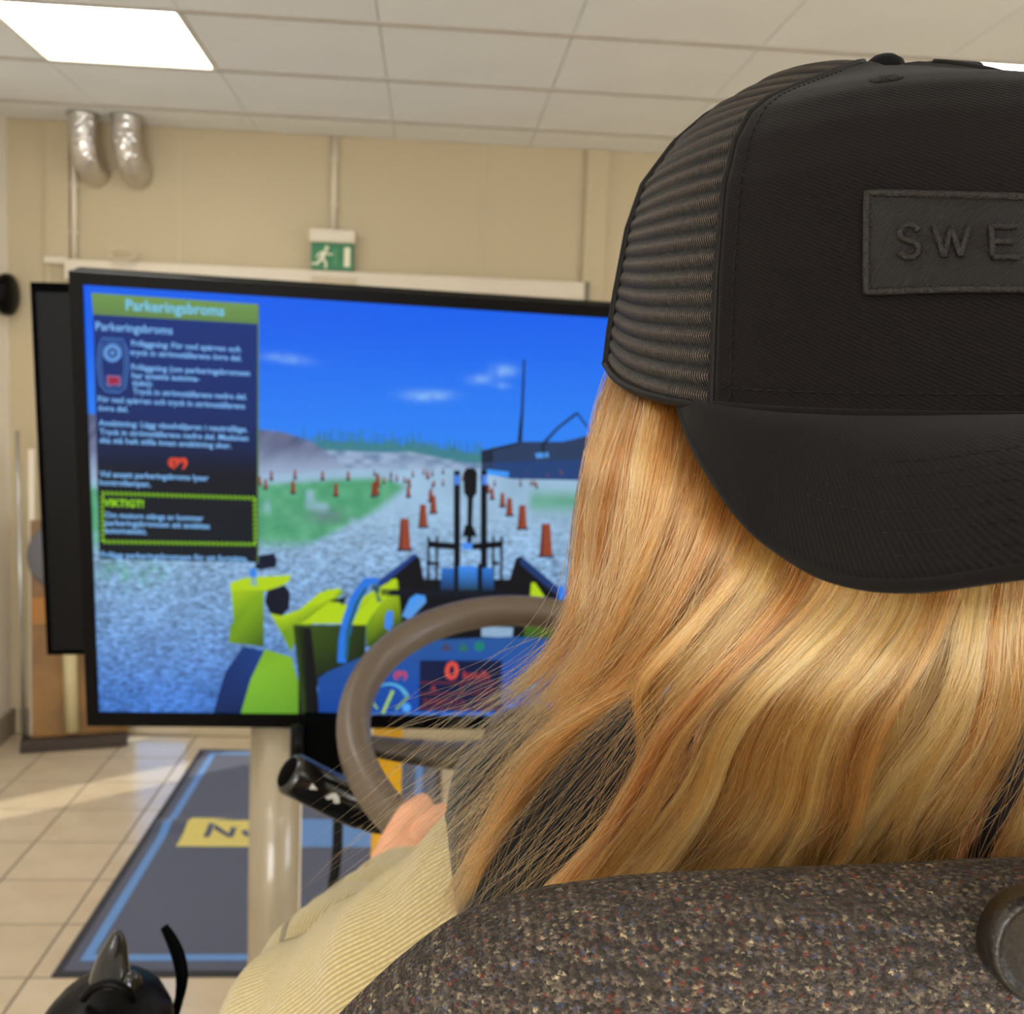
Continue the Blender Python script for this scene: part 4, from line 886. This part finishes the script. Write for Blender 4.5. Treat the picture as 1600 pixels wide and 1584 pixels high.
# sleeves
def sleeve(S, E_, W_, rs, re, rw, seedn):
    P = catmull([S, S.lerp(E_, .5) + Vector((-.01, 0, 0)), E_, E_.lerp(W_, .4), E_.lerp(W_, .75), W_], 90); n = len(P); rr = [float(np.interp(k / (n - 1), [0, .2, .4, .55, .8, .93, 1], [rs, rs * .95, re, re * 1.02, rw * 1.45, rw * 1.25, rw * .98])) for k in range(n)]
    rng = np.random.default_rng(seedn); ph = rng.random(8) * 6.3
    def rad(i, a):
        f = i / n; w_ = .035 * math.sin(f * 40 + 2 * math.sin(a + ph[0]) + ph[1]) + .03 * math.sin(f * 23 + 3 * a + ph[2]) + .02 * math.sin(f * 66 + 2 * a + ph[3]); return rr[i] * (1 + w_ * (1 if f < .93 else .4))
    V, Fc, UV = tube_geo(P, rad, 72, cap=False); 
    return frompy('sleeve', V, Fc, M_knit, person, True, UV)
sleeve(LS, LE, LW + (LW - LE).normalized() * .008, .052, .062, .036, 1); sleeve(RS, RE, RW, .052, .062, .036, 2)
sw_ = bmesh.new()
ell(sw_, Vector((.16, .525, 1.28)), (.122, .092, .175)); ell(sw_, Vector((.15, .54, 1.14)), (.128, .097, .175)); ell(sw_, Vector((.14, .55, 1.0)), (.16, .118, .10))
capsule(sw_, NECK + Vector((-.02, 0, -.035)), LS + Vector((.02, 0, -.01)), .062, .054); capsule(sw_, NECK + Vector((.02, 0, -.035)), RS + Vector((-.02, 0, -.01)), .062, .054)
fuse('sweater', sw_, M_sweat, person, .0055, 5)
# vest: lofted torso with standing shoulder edges
vb_ = bmesh.new()
LSe = px(806, 1252, .455)
ell(vb_, Vector((.16, .525, 1.26)), (.125, .10, .20)); ell(vb_, Vector((.15, .54, 1.12)), (.135, .105, .2)); ell(vb_, Vector((.14, .55, .98)), (.16, .12, .07))
capsule(vb_, NECK + Vector((-.01, 0, -.035)), LSe + Vector((0, 0, -.0)), .055, .031); capsule(vb_, NECK + Vector((.01, 0, -.035)), RS + Vector((-.03, 0, .04)), .055, .04)
capsule(vb_, LSe, px(838, 1440, .46), .031, .034); capsule(vb_, RS + Vector((-.03, 0, .04)), RS + Vector((-.03, 0, -.1)), .04, .05)
capsule(vb_, px(860, 1315, .465), px(1000, 1290, .46), .046, .06); capsule(vb_, px(890, 1420, .47), px(1150, 1400, .45), .05, .06); capsule(vb_, px(860, 1275, .455), px(1000, 1270, .45), .036, .05)
capsule(vb_, px(1330, 1410, .42), px(1760, 1410, .42), .066, .066); fuse('vest', vb_, M_vest, person, .005, 6)
bm = bmesh.new()
for s_ in (-1, 1):
    hx = .13 + .09 * s_; capsule(bm, (hx, .57, HIPZ - .02), (hx + .03 * s_, 1.0, HIPZ + .03), .1, .072); capsule(bm, (hx + .03 * s_, 1.0, HIPZ + .03), (hx + .03 * s_, 1.15, PZ + .14), .072, .05)
ell(bm, Vector((.13, .55, HIPZ - .02)), (.172, .125, .10)); fuse('trousers', bm, M_body_dark, person, .006, 4)
for s_ in (-1, 1):
    hx = .13 + .12 * s_; bm = bmesh.new(); capsule(bm, (hx, 1.13, PZ + .045), (hx, 1.36, PZ + .042), .044, .04); ell(bm, Vector((hx, 1.14, PZ + .09)), (.045, .05, .06)); fuse('shoe', bm, M_black, person, .005, 3)

# ------------------------------------------------------------------ hair
G = [
 [(1005, 520, .36), (962, 600, .345), (942, 690, .33), (932, 790, .33), (924, 880, .335), (912, 960, .34), (884, 1030, .352), (815, 1095, .372), (755, 1140, .395), (690, 1200, .41)],
 [(1010, 550, .34), (990, 620, .325), (965, 710, .315), (950, 800, .315), (944, 890, .32), (928, 985, .325), (880, 1070, .34), (810, 1145, .365), (730, 1225, .39), (650, 1320, .41)],
 [(1040, 590, .305), (1035, 640, .302), (1018, 720, .30), (1000, 815, .30), (975, 910, .305), (940, 1010, .315), (885, 1105, .33), (820, 1195, .355), (745, 1300, .375), (600, 1440, .40)],
 [(1110, 600, .30), (1105, 680, .298), (1085, 780, .292), (1050, 885, .292), (1005, 985, .30), (955, 1070, .312), (890, 1160, .332), (815, 1260, .35), (745, 1370, .362), (660, 1500, .375)],
 [(1180, 650, .295), (1170, 750, .29), (1140, 850, .286), (1095, 935, .287), (1045, 1015, .292), (990, 1090, .302), (915, 1180, .32), (845, 1270, .338), (785, 1360, .35), (730, 1460, .36)],
 [(1240, 700, .29), (1235, 800, .284), (1205, 895, .279), (1150, 975, .278), (1085, 1055, .28), (1025, 1135, .285), (985, 1215, .29), (935, 1300, .297), (865, 1385, .305), (780, 1470, .315)],
 [(1310, 740, .288), (1310, 830, .281), (1285, 925, .275), (1225, 1005, .272), (1155, 1080, .272), (1095, 1160, .275), (1055, 1240, .28), (1000, 1320, .286), (930, 1400, .292), (850, 1480, .30)],
 [(1390, 760, .286), (1390, 860, .279), (1365, 950, .272), (1305, 1025, .269), (1240, 1095, .268), (1190, 1175, .271), (1155, 1260, .276), (1100, 1345, .281), (1040, 1425, .286), (980, 1500, .292)],
 [(1450, 760, .286), (1450, 880, .278), (1432, 965, .271), (1385, 1040, .267), (1330, 1110, .266), (1295, 1190, .268), (1275, 1275, .273), (1230, 1360, .278), (1180, 1440, .284), (1130, 1520, .29)],
 [(1510, 760, .286), (1505, 880, .278), (1492, 965, .271), (1462, 1050, .267), (1420, 1125, .266), (1375, 1205, .268), (1340, 1290, .272), (1300, 1370, .277), (1260, 1450, .283), (1220, 1530, .29)],
 [(1565, 760, .287), (1558, 880, .279), (1548, 970, .272), (1540, 1060, .268), (1510, 1145, .266), (1455, 1225, .267), (1405, 1305, .271), (1370, 1385, .276), (1340, 1460, .282), (1310, 1540, .29)],
 [(1625, 760, .288), (1610, 880, .28), (1602, 970, .273), (1602, 1060, .269), (1585, 1150, .267), (1545, 1235, .268), (1495, 1320, .271), (1470, 1400, .276), (1450, 1480, .282), (1430, 1560, .29)],
 [(1700, 760, .292), (1672, 880, .284), (1662, 970, .276), (1668, 1065, .271), (1660, 1160, .268), (1630, 1245, .268), (1590, 1335, .271), (1570, 1420, .276), (1555, 1500, .282), (1540, 1580, .29)],
 [(1790, 730, .30), (1760, 860, .292), (1740, 960, .284), (1748, 1060, .278), (1748, 1160, .274), (1725, 1260, .273), (1700, 1350, .275), (1690, 1430, .28), (1680, 1510, .286), (1680, 1590, .292)],
 [(1860, 690, .31), (1850, 830, .303), (1835, 940, .297), (1838, 1050, .292), (1842, 1160, .288), (1830, 1270, .287), (1820, 1370, .29), (1815, 1460, .295), (1815, 1540, .30), (1820, 1620, .305)],
 [(1880, 640, .335), (1895, 780, .332), (1900, 900, .33), (1905, 1020, .328), (1915, 1140, .328), (1920, 1260, .33), (1915, 1360, .335), (1910, 1460, .34), (1910, 1560, .345), (1910, 1660, .35)],
]
NG = len(G); NP = 26
def _hd(x, y, d): return (x, y, d + .022 * float(smooth(980, 1330, np.array(float(y)))) - (.0 if d > .31 else 0))
G = [[_hd(q[0], q[1], q[2] + (.014 if i_ == 0 else .004 if i_ == 1 else 0) + ((.022, .010)[k_] if k_ < 2 and i_ < 6 else 0)) for k_, q in enumerate(g_)] for i_, g_ in enumerate(G)]
GW = np.array([[tuple(p) for p in catmull([px(*q) for q in g_], NP)] for g_ in G])     # guides as world curves
def guide_at(u):
    """smooth interpolation between neighbouring guides"""
    u = np.clip(u, 0, NG - 1.0001); i = np.floor(u).astype(int); t_ = (u - i)[:, None, None]
    a = GW[np.maximum(i - 1, 0)]; b = GW[i]; c = GW[i + 1]; d = GW[np.minimum(i + 2, NG - 1)]
    return .5 * (2 * b + (c - a) * t_ + (2 * a - 5 * b + 4 * c - d) * t_ ** 2 + (3 * b - a - 3 * c + d) * t_ ** 3)
AF = np.array(AX_F); AR = np.array(AX_R); AU = np.array(AX_U)
def hair_object(name, P, tone, rad, parent):
    """P: strands x points x 3"""
    N_, K_ = P.shape[:2]
    hc = bpy.data.hair_curves.new(name); hc.add_curves([K_] * N_)
    hc.position_data.foreach_set('vector', P.reshape(-1).astype(np.float32))
    ra = hc.attributes.get('radius') or hc.attributes.new('radius', 'FLOAT', 'POINT')
    prof = np.ones(K_); prof[-4:] = [.85, .65, .45, .2]
    ra.data.foreach_set('value', (rad[:, None] * prof[None]).ravel().astype(np.float32))
    ta = hc.attributes.new('tone', 'FLOAT', 'CURVE'); ta.data.foreach_set('value', tone.astype(np.float32))
    hc.materials.append(M_hair)
    o = bpy.data.objects.new(name, hc); COL.objects.link(o); o.parent = parent; o.matrix_parent_inverse = parent_matrix(parent).inverted(); o['kind'] = 'stuff'; return o
SC.cycles_curves.shape = 'RIBBONS'
s = np.linspace(0, 1, NP)
rng = np.random.default_rng(11)
NL = 84; PER = 34
lu = np.linspace(0, NG - 1.01, NL) + rng.normal(0, .10, NL); ltone = np.clip(rng.normal(.37, .10, NL), .1, .7); ldep = rng.random(NL) * .010
lwid = .07 + .09 * rng.random(NL); lph = rng.random((NL, 3)) * 6.28; lam_ = rng.normal(0, 1, (NL, 3))
NCL = 1500; lk = rng.integers(0, NL, NCL)
uc = np.clip(lu[lk] + rng.normal(0, 1, NCL) * lwid[lk], 0, NG - 1.01); layer = np.clip((ldep[lk] / .010) * .55 + .45 * rng.random(NCL), 0, 1)
base = guide_at(uc); lockc = guide_at(np.clip(lu[lk], 0, NG - 1.01))
pull = (.68 * smooth(.25, .75, s) * (1 - .5 * smooth(.8, 1, s)))[None, :, None]
base = base * (1 - pull) + lockc * pull                                  # clumps gather into locks on their way down
sw = lam_[lk, 0, None] * .0065 * np.sin(3.2 * s[None] + lph[lk, 0, None]) * s[None] + lam_[lk, 1, None] * .0026 * np.sin(8 * s[None] + lph[lk, 1, None]) * s[None]
part = np.clip(1 - np.abs(uc - 4.5) / 1.0, 0, 1) * np.sign(lu[lk] - 4.5 + 1e-6)
sw = sw + (part * .021)[:, None] * smooth(.46, .68, s)[None]
base = base + AR * sw[..., None] + AF * ((layer * .016)[:, None, None] * smooth(.1, .4, s)[None, :, None])
rep = np.repeat(np.arange(NCL), PER); NS_ = len(rep)
off = rng.normal(0, 1, (NS_, 2)) * .5
width = .0016 + .0032 * rng.random(NCL)
cw = width[rep][:, None] * (1.0 - .35 * smooth(.05, .5, s)[None] + .35 * smooth(.7, 1, s)[None])
tang = np.gradient(base, axis=1); tang /= np.linalg.norm(tang, axis=2, keepdims=True) + 1e-9
lat = np.cross(tang, AF[None, None]); lat /= np.linalg.norm(lat, axis=2, keepdims=True) + 1e-9
P = base[rep] + lat[rep] * (off[:, :1] * cw)[..., None] + AF * (np.abs(off[:, 1:]) * cw * .8)[..., None]
fz = rng.normal(0, 1, (NS_, 3)); fp_ = rng.random((NS_, 3)) * 6.28; wild = (rng.random(NS_) < .08) * 1.0
P += lat[rep] * (fz[:, :1] * (.0003 + .0012 * wild[:, None]) * np.sin(6 * s[None] + fp_[:, :1]) * s[None] + fz[:, 1:2] * (.001 + .006 * wild[:, None]) * s[None] ** 2.2)[..., None]
P += AF * (fz[:, 2:3] * .0004 * np.sin(9 * s[None] + fp_[:, 1:2]))[..., None]
tone = np.clip(ltone[lk][rep] + .17 * smooth(3.6, 8, uc)[rep] + rng.normal(0, .09, NCL)[rep] + rng.normal(0, .20, NS_) - .05 * layer[rep], 0, 1)  # locks towards the right lightened to stand in for light; deeper layers toned darker
rad = .00005 + .00005 * rng.random(NS_)
# uneven lengths: the locks over the near shoulder thin out towards their tips
us = uc[rep]; thin = np.clip(1 - us / 3.8, 0, 1) ** .4 + np.clip(1 - np.abs(us - 4.6) / .8, 0, 1) * .7
Lf = 1 - np.clip(thin, 0, 1) * .60 * rng.random(NS_) ** .5; Lf = np.maximum(Lf, .36)
def shorten(P, Lf):
    ix = (s[None] * Lf[:, None]) * (NP - 1); i0 = np.floor(ix).astype(int).clip(0, NP - 2); tf = (ix - i0)[..., None]; r_ = np.arange(len(P))[:, None]
    return P[r_, i0] * (1 - tf) + P[r_, i0 + 1] * tf
P = shorten(P, Lf)
# partings: places where the locks open and the vest or the deeper hair shows between them
def px_of(P):
    q = P - np.array(EYE); z = q @ AF; return 800 + FPX * (q @ AR) / z, 792 - FPX * (q @ AU) / z
def inside(X, Y, poly):
    c = np.zeros(X.shape, bool); n = len(poly)
    for i in range(n):
        (x0, y0), (x1, y1) = poly[i], poly[(i + 1) % n]
        if y0 != y1: c ^= ((y0 > Y) != (y1 > Y)) & (X < (x1 - x0) * (Y - y0) / (y1 - y0) + x0)
    return c
PARTINGS = [([(600, 1110), (850, 1118), (872, 1150), (800, 1235), (740, 1315), (690, 1400), (600, 1450), (480, 1300)], .95), ([(995, 1112), (978, 1180), (965, 1245), (900, 1262), (828, 1245), (880, 1190)], .996),
            ([(965, 1245), (905, 1330), (830, 1395), (735, 1435), (755, 1360), (828, 1243)], .95), ([(1068, 1135), (1028, 1262), (1044, 1270), (1080, 1180)], .95),
            ([(1512, 1262), (1550, 1365), (1492, 1365)], .97), ([(1402, 1110), (1436, 1150), (1400, 1262), (1372, 1250)], .85), ([(1190, 960), (1120, 1040), (1100, 1070), (1090, 1050), (1150, 970)], .5), ([(1010, 760), (985, 900), (995, 905), (1025, 770)], .4)]
XX, YY = px_of(P); keep = np.ones(len(P), bool)
for poly, pr in PARTINGS:
    hit = inside(XX, YY, poly).sum(1) >= 1; keep &= ~(hit & (rng.random(len(P)) < pr))
P = P[keep]; tone = tone[keep]; rad = rad[keep]
hair_object('hair', P, tone, rad, person)
# loose hairs
NF = 520
uf = np.concatenate([rng.random(240) * 5.5, rng.random(280) * (NG - 1)]); B = guide_at(uf); st = .1 + rng.random(NF) * .3
sa = st[:, None] + (1 - st[:, None]) * s[None]
idxf = sa * (NP - 1); i0 = np.floor(idxf).astype(int).clip(0, NP - 2); tf = (idxf - i0)[..., None]
B = B[np.arange(NF)[:, None], i0] * (1 - tf) + B[np.arange(NF)[:, None], i0 + 1] * tf
am = rng.normal(0, 1, (NF, 4)); pf = rng.random((NF, 4)) * 6.28
dx = am[:, :1] * .009 * np.sin(5 * s[None] + pf[:, :1]) * s[None] ** .7 + am[:, 1:2] * .010 * s[None] ** 2
dy = am[:, 2:3] * .005 * np.sin(5 * s[None] + pf[:, 1:2]) * s[None] + np.abs(am[:, 3:4]) * .012 * s[None] ** 2
lead = (uf < 3.5)[:, None] * s[None] ** 1.6
B = B + AR * (dx - .009 * lead * np.abs(am[:, 1:2]))[..., None] + AU * (dy + .006 * lead)[..., None] - AF * ((.003 + .006 * rng.random(NF)[:, None]) * smooth(.0, .5, s)[None])[..., None]
hair_object('loose_hairs', B, np.clip(rng.normal(.5, .15, NF), 0, 1), np.full(NF, .00005), person)

# ------------------------------------------------------------------ seat
seat = empty('driver_seat', (.13, .45, PZ), 'simulator seat with dark grey brown tweed backrest in the foreground', 'seat')
TE = [(470, 1640), (515, 1592), (560, 1545), (640, 1472), (720, 1420), (820, 1386), (920, 1371), (1010, 1362), (1200, 1356), (1400, 1354), (1600, 1350), (1780, 1352), (1880, 1380), (1960, 1440), (2020, 1530), (2050, 1640)]
dtop = .232
top = [px(x, y, dtop + .0385) for x, y in TE]
# outline of the backrest in its own plane (right, up), closed at the bottom
bo = px(1290, 1500, dtop); bu = Vector((0, .02, 1)).normalized(); brt = Vector((1, -.02, 0)).normalized(); bn = brt.cross(bu)
out = [((p - bo).dot(brt), (p - bo).dot(bu)) for p in top]
out = out + [(out[-1][0] + .004, -.18), (out[-1][0] - .02, -.48), (out[0][0] + .02, -.48), (out[0][0] - .004, -.18)]
OP_ = catmull([Vector((a, b, 0)) for a, b in out] + [Vector((out[0][0], out[0][1], 0))], 160)[:-1]
c0 = Vector((0, -.15, 0)); rings = []
TH = .058
prof = [(.02, -.0), (.6, -.0005), (.86, -.0025), (.94, .0), (.975, .006), (.993, .016), (1., .028), (.997, .038), (.98, .048), (.94, .054), (.8, .057), (.02, TH)]
V = []; Fc = []; n = len(OP_)
for (k, dpt) in prof:
    for p in OP_: 
        q = c0 + (p - c0) * k
        if .85 < k: 
            dd = (1 - k) * .18; q = p - (p - c0).normalized() * dd * 1.3
        V.append(bo + brt * q.x + bu * q.y + Vector((0, 1, 0)) * (dpt))
for j in range(len(prof) - 1):
    for i in range(n): Fc.append((j * n + i, j * n + (i + 1) % n, (j + 1) * n + (i + 1) % n, (j + 1) * n + i))
Fc.append(tuple(range(n))); Fc.append(tuple(range((len(prof) - 1) * n, len(prof) * n))[::-1])
frompy('backrest', V, Fc, M_tweed, seat)
kn = on_plane(1620, 1473, bo + Vector((0, -.001, 0)), Vector((0, 1, 0))) 
ko = lathe('backrest_cap', [(.0116, -.004), (.0119, .0022), (.0114, .0038), (.0106, .0041), (.0098, .003), (.0085, .0022), (.005, .002), (.0005, .002)], plain('dark_grey_cap_plastic', (30, 26, 22), .34, var=.15, sc=300, bump=.3, bsc=500), axis_matrix(kn, (.0, -1, .08)), seat, 48)
cu = bmesh.new(); bx(cu, Vector((.13, .57, PZ + .36)), (.5, .5, .11), None, .04); frombm('cushion', cu, M_tweed, seat, True)
box('seat_base', (.13, .55, PZ + .155), (.36, .4, .3), M_blackm, seat, bev=.02)
tube('backrest_hinge', [(-.09, .33, PZ + .36), (.35, .33, PZ + .36)], .03, M_black, seat, 16)
pf = box('simulator_platform', (.13, .75, PZ / 2), (1.1, 1.75, PZ), plain('dark_platform_steel', (40, 40, 44), .5), None, bev=.01)
tag(pf, 'low dark platform carrying the simulator seat and wheel', 'platform')

# ------------------------------------------------------------------ joystick
JC = px(168, 1592, .70)
t = empty('joystick', JC - AX_U * .1, 'black palm-shaped joystick with a horn-like lever at the lower left', 'joystick')
bm = bmesh.new(); ell(bm, JC, (.038, .05, .026)); ell(bm, px(120, 1600, .69), (.022, .04, .018)); ell(bm, px(215, 1600, .70), (.022, .036, .02)); capsule(bm, JC - Vector((0, .02, .01)), JC - Vector((0, -.0, .09)), .03, .022)
fuse('palm_grip', bm, M_black, t, .0018, 4)
bm = bmesh.new(); hp = catmull([px(172, 1560, .70), px(172, 1530, .705), px(176, 1500, .71), px(181, 1478, .712), px(183, 1462, .712)], 12)
for a, b, k in zip(hp, hp[1:], range(11)): capsule(bm, a, b, .0165 - .0011 * k, .0154 - .0011 * k)
fuse('thumb_lever', bm, M_blackg, t, .0012, 3)
V, Fc, UV = tube_geo(catmull([px(130, 1560, .675), px(145, 1544, .672), px(170, 1536, .67), px(196, 1545, .672), px(208, 1562, .678)], 20), .0028, 10); frompy('collar_ridge', V, Fc, M_black, t)
bm = bmesh.new(); ell(bm, px(205, 1540, .70), (.007, .007, .010)); frombm('side_button', bm, M_blackg, t, True)
ct = empty('armrest_console', (JC.x, JC.y, PZ), 'black console column under the joystick', 'console')
tube('column', [(JC.x, JC.y, PZ), (JC.x, JC.y, JC.z - .10)], [.034, .028], M_black, ct, 20)
# curved finger lever
lp = catmull([px(256, 1447, .74), px(268, 1468, .738), px(279, 1495, .736), px(284, 1525, .735), px(281, 1555, .735), px(272, 1590, .735), px(255, 1660, .735)], 30)
t = empty('curved_lever', lp[-1], 'thin curved black lever standing beside the joystick', 'lever')
V, Fc, UV = tube_geo(lp, [.0035 + .0022 * math.sin(PI * min(1, k / 20)) for k in range(30)], 14, sq=(1.0, .55)); frompy('blade', V, Fc, M_blackm, t)
tube('stem', [lp[-1] + Vector((0, 0, .02)), Vector((lp[-1].x, lp[-1].y, PZ))], .008, M_black, t, 12)
# remove the unused whiteboard group (nothing of it shows)
bpy.data.objects.remove(bpy.data.objects['whiteboard'])
